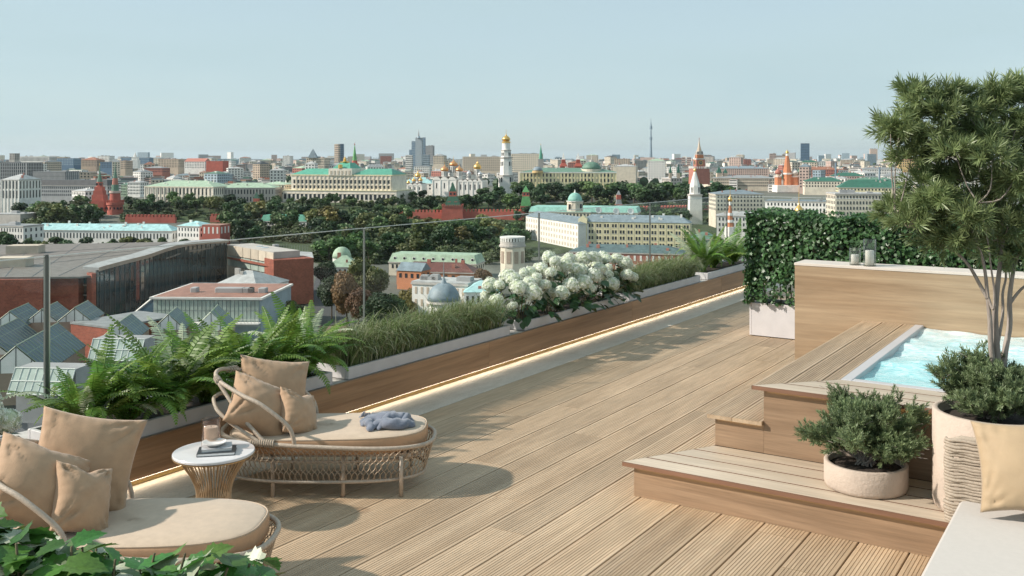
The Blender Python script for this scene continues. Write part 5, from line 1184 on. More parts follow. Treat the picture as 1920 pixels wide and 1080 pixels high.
    bld('yellow building with dark green roof above the right hedge', 1575, 1690, 352, 980, 24, 'w_yellow', ('hip', 'r_dgreen', 8), 3, 18, zone=10)
    # ---- round white gazebo tower
    tower('round white tower with balustraded top beside the grass bed', 961, 430, [('drum', 10, 45, 45, 520, 462, 'w_cream'), ('windows', 'ring', 46, 10, 492, 470, 'w_brown'), ('cornice', 24, 50, 50, 462, 459, 'w_stone'), ('balustrade', 24, 46, 46, 459, 452, 'w_stone'), ('balusters', 'ring', 46, 26, 452, 446, 'w_white'), ('top_rail', 24, 47, 47, 446, 443.5, 'w_white')], 'round_pavilion', cat='tower')
    # ---- neo-classical house, left
    bld('white classical house with pillars at the far left', 0, 38, 337, 900, 30, 'w_white', ('hip', 'r_lgrey', 5), 2, 5, 'library_house', zone=18, ww=.35, wh=.8, pil=5)
    bld('long dark grey wing with dormers behind the classical house', 38, 208, 348, 1060, 22, 'w_grey', ('mansard', 'r_dark', 6), 3, 40, 'library_wing', 3, zone=12)
    b = bld('dark gridded office slab with flat roof at the left edge', -60, 55, 305, 1500, 40, 'w_grey', ('flat', 'r_dark'), 5, 26, 'office_slab', 4, zone=26, ww=.55, wh=.85)
    bld('small tower block standing on the dark gridded office slab', 17, 28, 288, 1560, 12, 'w_stone', ('flat', 'r_grey'), 3, 3, zone=10)
    bld('dark grey fin fronted block behind the classical house', 57, 127, 322, 1350, 30, 'w_dgrey', ('flat', 'r_grey'), 2, 26, zone=12, win='w_grey', ww=.5, wh=.9)
    bld('long white colonnaded office on the left skyline', 33, 96, 293.5, 2600, 30, 'w_white', ('flat', 'r_lgrey'), 1, 24, zone=14, ww=.5, wh=.8)
    bld('blue glass office on the left skyline', 104, 140, 297, 2500, 30, 'w_blue', ('flat', 'r_bgrey'), 4, 10, zone=18, win='w_lblue')
    bld('brown apartment block with crane on the left skyline', 150, 183, 300, 2200, 30, 'w_brown', ('hip', 'r_rust', 6), 4, 10, zone=15)
    bld('grey and white office block on the left skyline', 181, 206, 292.5, 2700, 25, 'w_white', ('flat', 'r_grey'), 4, 8, zone=16)
    bld('dark blue low block behind the red gate tower', 186, 214, 304, 2000, 25, 'w_blue', ('flat', 'r_dark'), 3, 8, zone=12)
    bld('ochre apartment block behind the round red tower', 213, 236, 302, 1900, 25, 'w_tan', ('flat', 'r_rust'), 4, 7, zone=16)
    bld('blue glass wing left of the white spired block', 226, 248, 296, 2600, 20, 'w_blue', ('flat', 'r_bgrey'), 4, 8, zone=18, win='w_lblue')
    tower('white wedding cake tower with small spire on the left skyline', 253.5, 2400, [('base', 4, 14, 14, 316, 300, 'w_white'), ('second', 4, 10, 10, 300, 294, 'w_white'), ('third', 8, 5, 4.6, 294, 290, 'w_white'), ('spire', 8, 3, .3, 290, 285, 'w_white')], 'stepped_tower', cat='tower')
    bld('blue glass wing right of the white spired block', 260, 281, 296, 2600, 20, 'w_blue', ('flat', 'r_bgrey'), 4, 8, zone=18, win='w_lblue')
    bld('tan brick apartment block left of the gabled one', 295, 336, 298.5, 2100, 25, 'w_tan', ('flat', 'r_rust'), 5, 12, zone=18)
    bld('white gabled apartment block with purple roof', 344, 386, 303, 2050, 25, 'w_white', ('gable', 'w_redw', 7), 4, 12, zone=14)
    bld('plain brick red block on the left skyline', 385, 419, 302, 2000, 25, 'w_red', ('flat', 'r_grey'), 0, 1)
    bld('low red brick hall behind the armoury range', 268, 306, 315, 1700, 25, 'w_redw', ('hip', 'r_grey', 3), 2, 12, zone=8)
    bld('white house with grey gable right of the dark wing', 126, 168, 358, 1010, 20, 'w_white', ('hip', 'r_lgrey', 2.5), 3, 8, 'house', -22, zone=14)
    bld('pale green fronted house behind the round red tower', 226, 238, 346, 1200, 16, 'r_pgreen', ('hip', 'r_mgreen', 2), 4, 4, 'house', zone=14)
    bld('white house left of the armoury range', 238, 264, 342, 1180, 18, 'w_white', ('hip', 'r_lgrey', 2), 4, 8, 'house', zone=15)
    bld('pyramid roofed beige block left of the palace crest', 573, 609, 296, 1900, 30, 'w_beige', ('flat', 'r_grey'), 4, 9, zone=20); tower('blue grey pyramid on the beige block', 587, 1905, [('pyramid', 4, 17, .5, 296, 279, 'r_bgrey')], 'pyramid_roof', cat='roof')
    bld('large beige office block behind the bell tower', 866, 942, 294, 1900, 40, 'w_beige', ('flat', 'r_lgrey'), 6, 18, zone=28); bld('cream hotel block right of the bell tower', 958, 1012, 288.5, 1750, 36, 'w_cream', ('flat', 'r_grey'), 8, 13, zone=32)
    bld('round cornered cream block with stacked storeys left of the cathedrals', 812, 832, 292, 2100, 25, 'w_beige', ('hip', 'r_grey', 4), 5, 6, zone=18)
    bld('brown tan tower blocks left of the television tower', 1152, 1180, 298, 2600, 25, 'w_tan', ('flat', 'r_rust'), 5, 8, zone=18); bld('white theatre block with plain front behind the yellow senate', 1150, 1192, 312, 1650, 40, 'w_cream', ('hip', 'r_lgrey', 4), 0, 1)
    bld('long dark roofed block right of the clock tower', 1345, 1440, 316, 1600, 40, 'w_pink', ('hip', 'r_bgrey', 4), 3, 24, zone=11); bld('pink arcade hall with green turrets right of the clock tower', 1338, 1452, 334, 1420, 40, 'w_beige', ('hip', 'r_grey', 4), 3, 30, 'arcade_hall', zone=13, ww=.5)
    for px, w, h0 in ((1257, 5, 310), (1272, 5, 308), (1348, 9, 312), (1360, 7, 316)): tower('small dark green pointed turret near the clock tower, %s of four from the left' % {1257:'first',1272:'second',1348:'third',1360:'fourth'}[px], px, 1440, [('base', 4, w, w, 334, 324, 'w_tan'), ('roof', 4, w*1.1, .5, 324, h0, 'r_dgreen')], 'turret')
    bld('white gallery with many windows right of the bright domed cathedral', 1615, 1690, 317, 1700, 30, 'w_white', ('hip', 'r_grey', 3), 2, 24, zone=9); bld('orange and cream block at the tree edge on the right', 1688, 1725, 300, 1900, 30, 'w_ochre', ('hip', 'r_rust', 3), 3, 9, zone=14)
    for px0, px1, yt, dd, wl_, rf, lb in ((1505, 1570, 318, 1650, 'w_redw', 'r_rust', 'low red block right of the bright domed cathedral'), (1560, 1620, 330, 1450, 'w_pink', 'r_dgreen', 'pink block with dark green roof right of the bright domes'), (1510, 1580, 340, 1250, 'w_cream', 'r_dgreen', 'cream row with dark green roofs below the bright domes'), (1600, 1680, 340, 1300, 'w_white', 'r_mgreen', 'white row with green roof above the cream stone block'), (1660, 1800, 330, 1400, 'w_white', 'r_grey', 'white block glimpsed through the tree crown'), (1690, 1850, 312, 1900, 'w_cream', 'r_grey', 'cream block on the skyline behind the tree')):
        bld(lb, px0, px1, yt, dd, 26, wl_, ('hip', rf, 5), 2, None, zone=8)
    for px, yt in ((1567, 305), (1649, 313)): tower('tall thin blue mast standing between roofs, %s one' % ('left' if px < 1600 else 'right'), px, 1300, [('mast', 6, 3.4, 3, 345, yt, 'tv_haze_blue')], 'mast', cat='mast')
    # ---- long white embankment building and villas
    t = bld('long white embankment building with turquoise roof at left', 40, 330, 432, 690, 16, 'w_white', ('hip', 'r_rturq', 4.2), 1, 42, 'embankment_building', 5, ww=.3, wh=.55, zone=7)
    bld('white house with solar panelled roof at the left edge', -30, 52, 424, 660, 18, 'w_white', ('flat', 'r_grey'), 2, 12, 'house', -6, zone=9, ww=.3)
    bld('white villa at the right end of the embankment building', 328, 378, 424, 670, 18, 'w_white', ('hip', 'r_rturq', 3.0), 2, 7, 'villa', -8, zone=8, ww=.3)
    bld('dark red portico house beside the white villa', 377, 414, 423, 660, 14, 'w_kred', ('flat', 'r_terra'), 1, 4, 'house', 0, win='w_white', ww=.35, wh=.8, zone=6)
    bld('white villa with bright green dormered roof among the trees', 486, 578, 415, 830, 16, 'w_white', ('mansard', 'r_green', 5), 2, 14, 'villa', 0, zone=8, ww=.3)
    bld('stone stair terrace at the far left', -20, 42, 402, 840, 30, 'w_stone', ('flat', 'r_lgrey'), 0, 1, 'terrace')
    bld('green garden pavilion behind the fortress wall', 418, 456, 396, 975, 12, 'r_mgreen', ('hip', 'r_teal', 3), 0, 1, 'pavilion')
    # ---- garden quarter in the middle distance
    tower('pale green garden dome beside the trees', 641, 520, [('drum', 24, 34, 34, 500, 482, 'w_white'), ('dome', 'dome', 36, 0, 483, 462.5, 'r_pgreen')], 'domed_pavilion', cat='dome')
    bld('white house with pale green roof below the garden dome', 612, 672, 501, 490, 18, 'w_white', ('hip', 'r_pgreen', 5), 2, 6, 'house', 15, zone=7)
    t = bld('long low house with pale green dormered roof behind the hedge trees', 724, 896, 493, 500, 16, 'w_cream', ('mansard', 'r_pgreen', 4.2), 1, 20, 'dormer_house', -2, zone=4)
    hh = Z(493, 500)-t.location.z
    for i in range(9):
        b = MB(); c = -m(172, 500)/2+m(172, 500)*(i+.6)/9; b.lathe([(.001, 0), (.9, 0), (.9, .25), (.001, .25)], 14, cap=False); o = b.build('dormer', 'w_white', t); o.rotation_euler = (math.pi/2, 0, 0); o.location = (c, .5, hh+2.0)
        b = MB(); b.lathe([(.001, 0), (.6, 0), (.6, .1), (.001, .1)], 12, cap=False); q = b.build('pane', 'win', o); q.location = (0, 0, .26)
    bld('low house with maroon roof and orange brick gables', 740, 890, 510, 465, 14, 'w_orange', ('hip', 'r_brownred', 4), 1, 10, 'brick_house', 0, zone=5)
    bld('orange brick gable house with slate roof', 742, 792, 508, 450, 10, 'w_orange', ('gable', 'r_bgrey', 3.5), 1, 4, 'brick_house', -8, zone=4)
    t = bld('white two storey house with terrace beside the conical dome', 768, 880, 532, 330, 14, 'w_white', ('flat', 'r_lgrey'), 3, 9, 'white_house', -6, zone=13, ww=.35, win='w_tan')
    tower('dark slate conical dome with finial on a white columned drum', 832, 300, [('drum', 16, 52, 52, 620, 566, 'w_white'), ('drum_windows', 'win', 38, 4, 600, 574, 'win'), ('eaves', 20, 66, 64, 567, 563, 'w_stone'), ('dome', 'dome', 62, 0, 563, 530, 'r_bgrey'), ('cap', 12, 16, 4, 536, 522, 'r_bgrey'), ('finial', 8, 3, .6, 522, 490, 'r_grey')], 'conical_dome', cat='dome')
    bld('pale house with turquoise roof right of the conical dome', 870, 935, 548, 320, 14, 'w_white', ('hip', 'r_rturq', 3), 2, 6, 'house', 10, zone=8)
    ground_patch('lawn', [(645, 205), (655, 330), (800, 340), (830, 215)], 'lawn', .3); ground_patch('path', [(560, 225), (598, 350), (652, 350), (655, 225)], 'path', .2)
    ground_patch('street', [(560, 352), (600, 540), (625, 540), (655, 352)], 'asphalt', .1)
build_city()
# ================================================================== brick museum and glass roofs at the left
def pxy(px, d): v = P(px, d); return (v.x, v.y)
RZ = -36.0
mu_ = thing('brick_museum', 'big brick museum with grey roof and curved glass curtain wall at left', 'museum', (0,0,0))
b = MB(); b.prism([pxy(-60, 316), pxy(148, 318), pxy(182, 322), pxy(272, 354), pxy(346, 404), pxy(426, 436), pxy(408, 470), pxy(330, 452), pxy(20, 436), pxy(-80, 440)], RZ-.6, RZ); b.build('roof', 'r_msl', mu_)
b = MB()
for (p0, d0), (p1, d1) in (((-60, 331), (380, 430)), ((-60, 352), (400, 440)), ((-60, 380), (330, 440)), ((60, 318), (150, 440)), ((10, 318), (60, 436)), ((110, 320), (240, 446)), ((180, 330), (310, 448))):
    A_, B_ = P(p0, d0), P(p1, d1); v = (B_-A_).normalized(); nn = Vector((-v.y, v.x, 0))*.12
    b.prism([((A_-nn).x, (A_-nn).y), ((B_-nn).x, (B_-nn).y), ((B_+nn).x, (B_+nn).y), ((A_+nn).x, (A_+nn).y)], RZ+.005, RZ+.10)
b.build('roof_seams', 'w_dgrey', mu_, stuff=True)
def wallseg(name, pts, z0, z1, mat, th=.8, parent=mu_):
    b = MB()
    for (p0, d0), (p1, d1) in zip(pts, pts[1:]):
        A_, B_ = P(p0, d0), P(p1, d1); v = (B_-A_); L_ = v.length; v.normalize(); nn = Vector((-v.y, v.x, 0))*th
        b.prism([(A_.x, A_.y), (B_.x, B_.y), ((B_+nn).x, (B_+nn).y), ((A_+nn).x, (A_+nn).y)], z0, z1)
    return b.build(name, mat, parent)
wallseg('brick_wall', [(-60, 314), (80, 316)], ZL, RZ-.62, 'brickmuseum', 10); wallseg('brick_wall', [(80, 322), (147, 322)], ZL, RZ-.62, 'brickmuseum', 8)
wallseg('brick_pier', [(172, 320), (180, 321)], ZL, RZ+.8, 'brickmuseum', 4)
wallseg('stair_glass', [(147.5, 326), (172, 326)], ZL, RZ-.62, 'curtain', .5)
for k in range(5): wallseg('stair_landing', [(148, 325.4), (171.5, 325.4)], RZ-4-3.3*k, RZ-3.6-3.3*k, 'w_stone', .5)
# curtain wall: panes and mullions
fac = [(181, 322), (225, 336), (272, 353), (310, 378), (346, 403), (386, 420), (426, 434)]
pts = [P(*q) for q in fac]; sp = spline(pts, 5); n_ = len(sp)
def ztop(u): return RZ+1.6+2.2*math.sin(math.pi*min(1, u*1.05))*.6
for i in range(n_-1):
    A_, B_ = sp[i], sp[i+1]; v = (B_-A_); L_ = v.length; v.normalize(); nn = Vector((-v.y, v.x, 0)); u = i/(n_-1)
    b = MB(); q = [A_+v*.1, B_-v*.1, B_-v*.1+nn*.2, A_+v*.1+nn*.2]; b.prism([(p.x, p.y) for p in q], ZL, ztop(u)); b.build('pane', 'curtain', mu_)
    b = MB(); q = [A_-v*.1-nn*.25, A_+v*.1-nn*.25, A_+v*.1+nn*.25, A_-v*.1+nn*.25]; b.prism([(p.x, p.y) for p in q], ZL, ztop(u)+.02); b.build('mullion', 'mull', mu_)
b = MB(); ed = []
for i in range(n_-1):
    A_, B_ = sp[i], sp[i+1]; v = (B_-A_).normalized(); nn = Vector((-v.y, v.x, 0)); u = i/(n_-1); u2 = (i+1)/(n_-1)
    o_ = [A_-nn*.8, B_-nn*.8, B_+nn*5, A_+nn*5]; z_ = [ztop(u), ztop(u2), ztop(u2)+.3, ztop(u)+.3]
    b.add([(p.x, p.y, z+.1) for p, z in zip(o_, z_)]+[(p.x, p.y, z+.9) for p, z in zip(o_, z_)], [(3,2,1,0), (4,5,6,7), (0,1,5,4), (1,2,6,5), (2,3,7,6), (3,0,4,7)])
b.build('wavy_eaves', 'r_lgrey', mu_)
b = MB()
for i in range(n_-1):
    A_, B_ = sp[i], sp[i+1]; v = (B_-A_).normalized(); nn = Vector((-v.y, v.x, 0)); u = i/(n_-1); u2 = (i+1)/(n_-1)
    o_ = [A_-nn*.95, B_-nn*.95, B_-nn*.82, A_-nn*.82]; z_ = [ztop(u), ztop(u2), ztop(u2), ztop(u)]
    b.add([(p.x, p.y, z-.35) for p, z in zip(o_, z_)]+[(p.x, p.y, z+.95) for p, z in zip(o_, z_)], [(3,2,1,0), (4,5,6,7), (0,1,5,4), (1,2,6,5), (2,3,7,6), (3,0,4,7)])
b.build('fascia', 'w_brown', mu_)
# rooftop boxes
for (p0, p1, d, y0) in ((-10, 46, 345, 484), (12, 70, 395, 461)):
    b = MB(); wd = m(p1-p0, d); o = P((p0+p1)/2, d, RZ+.01); b.box(-wd/2, wd/2, 0, 8, 0, Z(y0, d)-RZ); q = b.build('roof_box', 'w_beige', mu_); q.location = o; q.rotation_euler.z = YAW+.1
# grey panel hall and brick end
gp_ = thing('panel_hall', 'grey glazed panel hall with brick end wall right of the curtain wall', 'building', (0,0,0))
wallseg('core_wall', [(426, 437), (513, 402)], ZL, Z(466, 418), 'w_stone', 12, gp_)
for i in range(6):
    p0 = 427+14.4*i; d0 = 435-6*i
    for j in range(3):
        za = ZL+8+4.6*j; wallseg('panel', [(p0, d0), (p0+13.4, d0-5.6)], za, za+4.2, 'w_beige' if j != 1 else 'skyglass_pale', .25, gp_)
wallseg('brick_band', [(426, 433.5), (513, 397.5)], Z(492, 418), Z(488, 418), 'brickmuseum', .4, gp_)
wallseg('brick_end', [(513, 396), (588, 405)], ZL, Z(487, 398), 'brickmuseum', 12, gp_)
b = MB(); b.prism([pxy(470, 424), pxy(513, 398), pxy(588, 407), pxy(585, 432), pxy(500, 445)], Z(487, 398)-.6, Z(487, 398)-.1); b.build('roof', 'r_lgrey', gp_)
rr = random.Random(4)
for px, d, h in ((487, 428, 3), (497, 422, 3), (517, 430, 3.6), (540, 415, 2.2)):
    b = MB(); b.lathe([(.1, 0), (1.5, 0), (1.5, h), (.1, h)], 12, cap=False); q = b.build('roof_unit', 'w_lblue' if h == 3 else 'w_grey', gp_); q.location = P(px, d, Z(487, 398)-.09)
b = MB()
for i in range(20):
    p = P(482+5*i, 436-.6*abs(i-10)); b.tube([(p.x, p.y, Z(487, 398)), (p.x, p.y, Z(487, 398)+3)], .08, 4)
b.build('railing', 'w_grey', gp_, stuff=True)
# pale glass block with terracotta roof
TR_ = -40.6; gb = thing('glass_block', 'pale glass sided block with terracotta flat roof', 'building', P(375, 300, 0), YAW-.05)
wd = m(230, 300); b = MB(); b.box(-wd/2+4, wd/2, .6, 34, ZL, TR_-.3); b.build('core', 'w_lblue', gb)
b = MB(); b.box(-wd/2+3, wd/2+.6, -.2, 34.4, TR_-.29, TR_+.35); b.build('roof_slab', 'w_white', gb)
b = MB(); b.box(-wd/2+4, wd/2-.4, .8, 33.4, TR_+.36, TR_+.45); b.build('roof_surface', 'r_terra', gb)
nx = 26
for i in range(nx):
    for j in range(2):
        x0 = -wd/2+4.2+(wd-4.6)*i/nx; x1 = -wd/2+4.2+(wd-4.6)*(i+1)/nx-.25; b = MB(); b.box(x0, x1, .3, .55, TR_-3.7-3.3*j, TR_-.55-3.3*j); b.build('pane', 'skyglass_pale', gb)
b = MB(); b.box(-wd/2+2, wd/2, -2.2, .29, TR_-7.6, TR_-7.2); b.build('balcony', 'w_white', gb)
b = MB()
for i in range(34): x0 = -wd/2+2+(wd-2)*i/33; b.box(x0-.05, x0+.05, -2.2, -2.1, TR_-7.2, TR_-6.1)
b.box(-wd/2+2, wd/2, -2.22, -2.08, TR_-6.1, TR_-5.98); b.build('railing', 'w_white', gb, stuff=True)
for x0, w_ in ((1, 9), (10, 3), (15, 2.4), (-7, 2), (11.5, 1.5)):
    b = MB(); b.bev(x0, x0+w_, 10, 13, TR_+.46, TR_+2.0, .2); b.build('roof_unit', 'w_grey', gb)
# sloping glass lean-to at its left
b = MB(); A_ = (-wd/2+3.8, 0); b.add([(-wd/2-7, 0, TR_-9), (-wd/2+3.7, 0, TR_-9), (-wd/2+3.7, 30, TR_-9), (-wd/2-7, 30, TR_-9), (-wd/2+3.2, 2, TR_-.4), (-wd/2+3.7, 2, TR_-.4), (-wd/2+3.7, 30, TR_-.4), (-wd/2+3.2, 30, TR_-.4)], [(3,2,1,0), (4,5,6,7), (0,1,5,4), (1,2,6,5), (2,3,7,6), (3,0,4,7)]); b.build('sloping_roof', 'skyglass', gb)
b = MB()
for i in range(7): y_ = i*5; b.tube([(-wd/2-7.2, y_, TR_-9), (-wd/2+3.1, y_+(2 if i == 0 else 0), TR_-.2)], .28, 4)
b.build('roof_bars', 'w_white', gb, stuff=True)
# grey hip roof behind
bld('low hall with grey hip roof behind the terracotta roof', 385, 485, 541, 345, 26, 'w_white', ('hip', 'r_lgrey', 5), 0, 1, 'hall')
bld('brown block behind the glass block at the tree', 330, 395, 540, 350, 12, 'w_brown', ('flat', 'r_dark'), 0, 1, 'hall')
# gabled skylights
def skylight(label, px, d, y_ridge, wpx, L_, yaw, hfrac=.5, glass='skyglass', end='w_white', base=4, bm='w_brown'):
    w2 = m(wpx, d)/2; zr = Z(y_ridge, d); h = w2*2*hfrac; t = thing('roof_skylight', label, 'skylight', P(px, d, zr-h), YAW+math.radians(yaw), 'gabled glass skylights on the museum roofs')
    b = MB(); b.box(-w2, w2, 0, L_, -base, 0); b.build('kerb', bm, t)
    k = max(3, int(L_/1.9)); sl = math.hypot(w2, h)
    for s in (-1, 1):
        for i in range(k):
            y0, y1 = L_*i/k+.08, L_*(i+1)/k-.08; b = MB(); b.add([(s*w2*1.03, y0, .0), (s*w2*1.03, y1, 0), (s*.06, y1, h), (s*.06, y0, h), (s*w2*1.03, y0, .14), (s*w2*1.03, y1, .14), (s*.06, y1, h+.14), (s*.06, y0, h+.14)], [(3,2,1,0), (4,5,6,7), (0,1,5,4), (1,2,6,5), (2,3,7,6), (3,0,4,7)]); b.build('pane', glass, t)
    b = MB()
    for s in (-1, 1):
        for i in range(k+1): b.tube([(s*w2*1.04, L_*i/k, .1), (0, L_*i/k, h+.18)], .09, 4)
        for u in (.33, .66): b.tube([(s*w2*u, 0, h*(1-u)+.17), (s*w2*u, L_, h*(1-u)+.17)], .07, 4)
    b.tube([(0, -.2, h+.2), (0, L_+.2, h+.2)], .16, 5); b.build('glazing_bars', 'mullg', t, stuff=True)
    b = MB(); b.add([(-w2*.97, -.02, 0), (w2*.97, -.02, 0), (0, -.02, h*.97), (-w2*.97, .2, 0), (w2*.97, .2, 0), (0, .2, h*.97)], [(0,1,2), (5,4,3), (0,3,4,1), (1,4,5,2), (2,5,3,0)]); g = b.build('gable_end', end, t)
    b = MB()
    for u in (-.5, 0, .5): b.box(w2*u-.08, w2*u+.08, -.12, -.02, 0, h*(1-abs(u))*.95)
    b.build('gable_bars', 'mull', g); return t
skylight('gabled skylight at the left edge in the back row', 18, 262, 585, 62, 15, 9, .42)
skylight('second gabled skylight in the back row left of the brick box', 78, 266, 581, 56, 14, 9, .42)
skylight('gabled skylight on top of the brick box', 140, 262, 578, 60, 13, 9, .42)
bld('brick box house below the third skylight', 112, 226, 612, 256, 22, 'brickmuseum', ('flat', 'r_grey'), 0, 1, 'brick_box', -18)
skylight('very long gabled skylight running to the lower left corner', 30, 212, 650, 110, 30, 9, .45, base=7)
skylight('long gabled skylight at the left edge behind the longest one', -30, 238, 628, 90, 24, 9, .42, base=7)
skylight('gabled skylight right of the brick box', 224, 240, 605, 66, 13, 9, .45)
skylight('gabled skylight in front of the balcony railing', 316, 255, 590, 60, 12, 9, .48)
skylight('gabled skylight in front of the white door', 396, 252, 586, 66, 12, 9, .5)
bld('low flat hall roof under the skylights', -60, 480, 750, 205, 60, 'w_dgrey', ('flat', 'r_grey'), 0, 1, 'hall', -6)
t = thing('slanted_glazing', 'white framed slanted glazing in front of the skylights', 'skylight', P(213, 214, Z(676, 214)), YAW-.06)
wd = m(100, 214)
for i in range(8):
    for j in range(2):
        x0 = -wd/2+wd*i/8+.08; x1 = -wd/2+wd*(i+1)/8-.08; z0, z1 = 2.2*j+.05, 2.2*j+2.1; b = MB(); b.add([(x0, z0*.6, z0), (x1, z0*.6, z0), (x1, z1*.6, z1), (x0, z1*.6, z1), (x0, z0*.6+.12, z0), (x1, z0*.6+.12, z0), (x1, z1*.6+.12, z1), (x0, z1*.6+.12, z1)], [(3,2,1,0), (4,5,6,7), (0,1,5,4), (1,2,6,5), (2,3,7,6), (3,0,4,7)]); b.build('pane', 'skyglass_pale', t)
b = MB()
for i in range(9): x0 = -wd/2+wd*i/8; b.tube([(x0, -.05, -.1), (x0, 2.55, 4.3)], .12, 4)
for z0 in (0, 2.15, 4.3): b.tube([(-wd/2, z0*.6-.05, z0), (wd/2, z0*.6-.05, z0)], .12, 4)
b.build('frame', 'mullw', t)
b = MB(); b.box(-wd/2, wd/2, 2.7, 8, -6, 4.2); b.build('house', 'w_grey', t)
t2 = copy_tree(t); t2['label'] = 'white framed slanted glazing at the lower left behind the near hydrangea'; t2.location = P(70, 178, Z(740, 178)); t2.rotation_euler.z = YAW-.1; t['group'] = t2['group'] = 'slanted glazings'
# ================================================================== trees
ground_patch('park_lawn', [(395, 790), (360, 928), (1400, 928), (1340, 780), (900, 560), (600, 560)], 'lawn', .15)
def slope_patch(name, px0, px1, d0, d1, mat):
    b = MB(); n = 8; vs = []
    for j in range(n+1):
        d = d0+(d1-d0)*j/n
        for px in (px0, (px0+px1)/2, px1): p = P(px, d, gz(d)+.05); vs.append(tuple(p))
    b.add(vs, [(j*3+i, j*3+i+1, j*3+i+4, j*3+i+3) for j in range(n) for i in range(2)]); tag(b.build(name, mat), kind='structure')
slope_patch('garden_slope', 225, 1400, 929, 1034, 'lawn'); slope_patch('park_ground', 20, 180, 780, 928, 'lawn')

grove('in the park below the classical house', 'park trees at left', 22, (30, 178), (800, 960), (15, 24), MX, 1)
grove('before the cream range', 'trees before the cream range', 24, (230, 520), (955, 1015), (11, 19), DK, 2)
grove('right under the palace', 'palace garden trees', 22, (515, 760), (975, 1020), (9, 15), DK, 3)
grove('behind the green roofed villa', 'riverside trees', 28, (420, 760), (790, 930), (15, 22), MX+['olive', 'mid', 'yel'], 4)
grove('below the cathedrals and bell tower', 'trees below the cathedrals', 26, (745, 985), (960, 1070), (11, 18), DK, 5)
grove('in the dense park right of the bell tower', 'dense park trees', 44, (960, 1385), (985, 1120), (16, 24), ['dark']*6+['mid']*2, 6)
grove('in the front row of the dense park', 'front trees of the dense park', 24, (965, 1300), (880, 960), (13, 18), ['dark']*5+['mid']*3, 7)
grove('in the wood behind the middle glass panes', 'trees of the middle wood', 48, (590, 985), (560, 780), (13, 19), ['dark']*3+['mid']*4+['olive']*3+['yel'], 8, 760)
grove('before the white embankment building', 'embankment street trees', 20, (30, 355), (600, 655), (7, 10), MX, 9)
grove('beside the museum roof', 'trees at the left edge', 4, (-30, 25), (600, 660), (12, 15), DK, 10)
grove('beside the red portico house', 'trees between the villas', 10, (405, 485), (640, 760), (12, 18), MX, 11)
grove('right of the yellow block', 'trees right of the yellow block', 5, (1290, 1345), (590, 640), (8, 12), MX, 12)
grove('behind the satellite dishes', 'round trees behind the dishes', 9, (1165, 1290), (850, 900), (10, 13), ['olive', 'mid', 'mid'], 13)
grove('above the hedge', 'trees above the hedge', 6, (1440, 1600), (500, 640), (10, 13), MX, 14)
for px, d, h, shp, mt, wd, lb in ((530, 330, 13, 1, 'mid', 1.2, 'green leafy tree before the brick end wall'), (548, 322, 12, 0, 'dark', 1.2, 'dark green tree right under the brick end wall'), (622, 360, 17, 0, 'dark', .9, 'dark tree over the shaded street'), (650, 345, 20, 2, 'rust', .9, 'rusty autumn tree left of the middle glass joint'), (688, 375, 23, 1, 'olive', .9, 'tall brown green tree behind the middle glass joint'), (672, 335, 16, 0, 'rust', .8, 'low rusty tree at the lawn edge'), (712, 318, 17, 3, 'dark', 1.3, 'dark columnar evergreen right of the glass joint'), (732, 322, 16, 3, 'dark', 1.3, 'second dark columnar evergreen beside the first'), (765, 335, 16, 1, 'yel', .9, 'yellow brown tree left of the white house'), (790, 352, 15, 0, 'olive', .9, 'olive tree behind the white house'), (348, 330, 9, 0, 'olive', 1, 'small olive tree by the curtain wall'), (545, 262, 12, 1, 'olive', 1.1, 'olive bushy tree in front of the grey roofed hall'), (498, 235, 12, 2, 'yel', 1.0, 'yellow green tree behind the fern fronds painted with highlights'), (575, 275, 9, 0, 'dark', 1.2, 'dark bushy tree beside the reddish path'), (610, 440, 14, 0, 'dark', 1.1, 'dark tree beside the street below the pale dome'), (845, 400, 11, 1, 'mid', 1, 'green tree behind the conical dome'), (905, 430, 12, 0, 'rust', 1, 'rusty tree left of the round white tower'), (1035, 500, 11, 0, 'rust', 1.2, 'rusty bush before the pale wing')):
    tree_at(px, d, h, shp, mt, lb, None, nl=9000, wid=wd)
# ================================================================== far city filler, each building its own object
r = random.Random(99); WALL = ['w_white']*8+['w_cream']*3+['w_beige']*3+['w_pink', 'w_grey', 'w_lblue', 'w_tan', 'w_stone', 'w_redw']; ROOF = ['r_grey']*3+['r_lgrey']*4+['r_bgrey']*2+['r_rust', 'r_mgreen', 'r_dgreen', 'r_pgreen', 'r_dark']
CN = {'w_white': 'white', 'w_cream': 'cream', 'w_beige': 'beige', 'w_pink': 'pinkish', 'w_grey': 'grey', 'w_lblue': 'pale blue', 'w_tan': 'tan', 'w_stone': 'stone coloured', 'w_redw': 'brick red'}
def zone_of(px):
    for a, s in ((250, 'behind the round red tower'), (520, 'behind the cream range'), (750, 'behind the palace'), (960, 'behind the cathedrals'), (1170, 'behind the yellow senate block'), (1330, 'left of the clock tower'), (1480, 'right of the clock tower'), (1640, 'right of the bright domes'), (3000, 'behind the potted tree')):
        if px < a: return s
N_FAR = 290
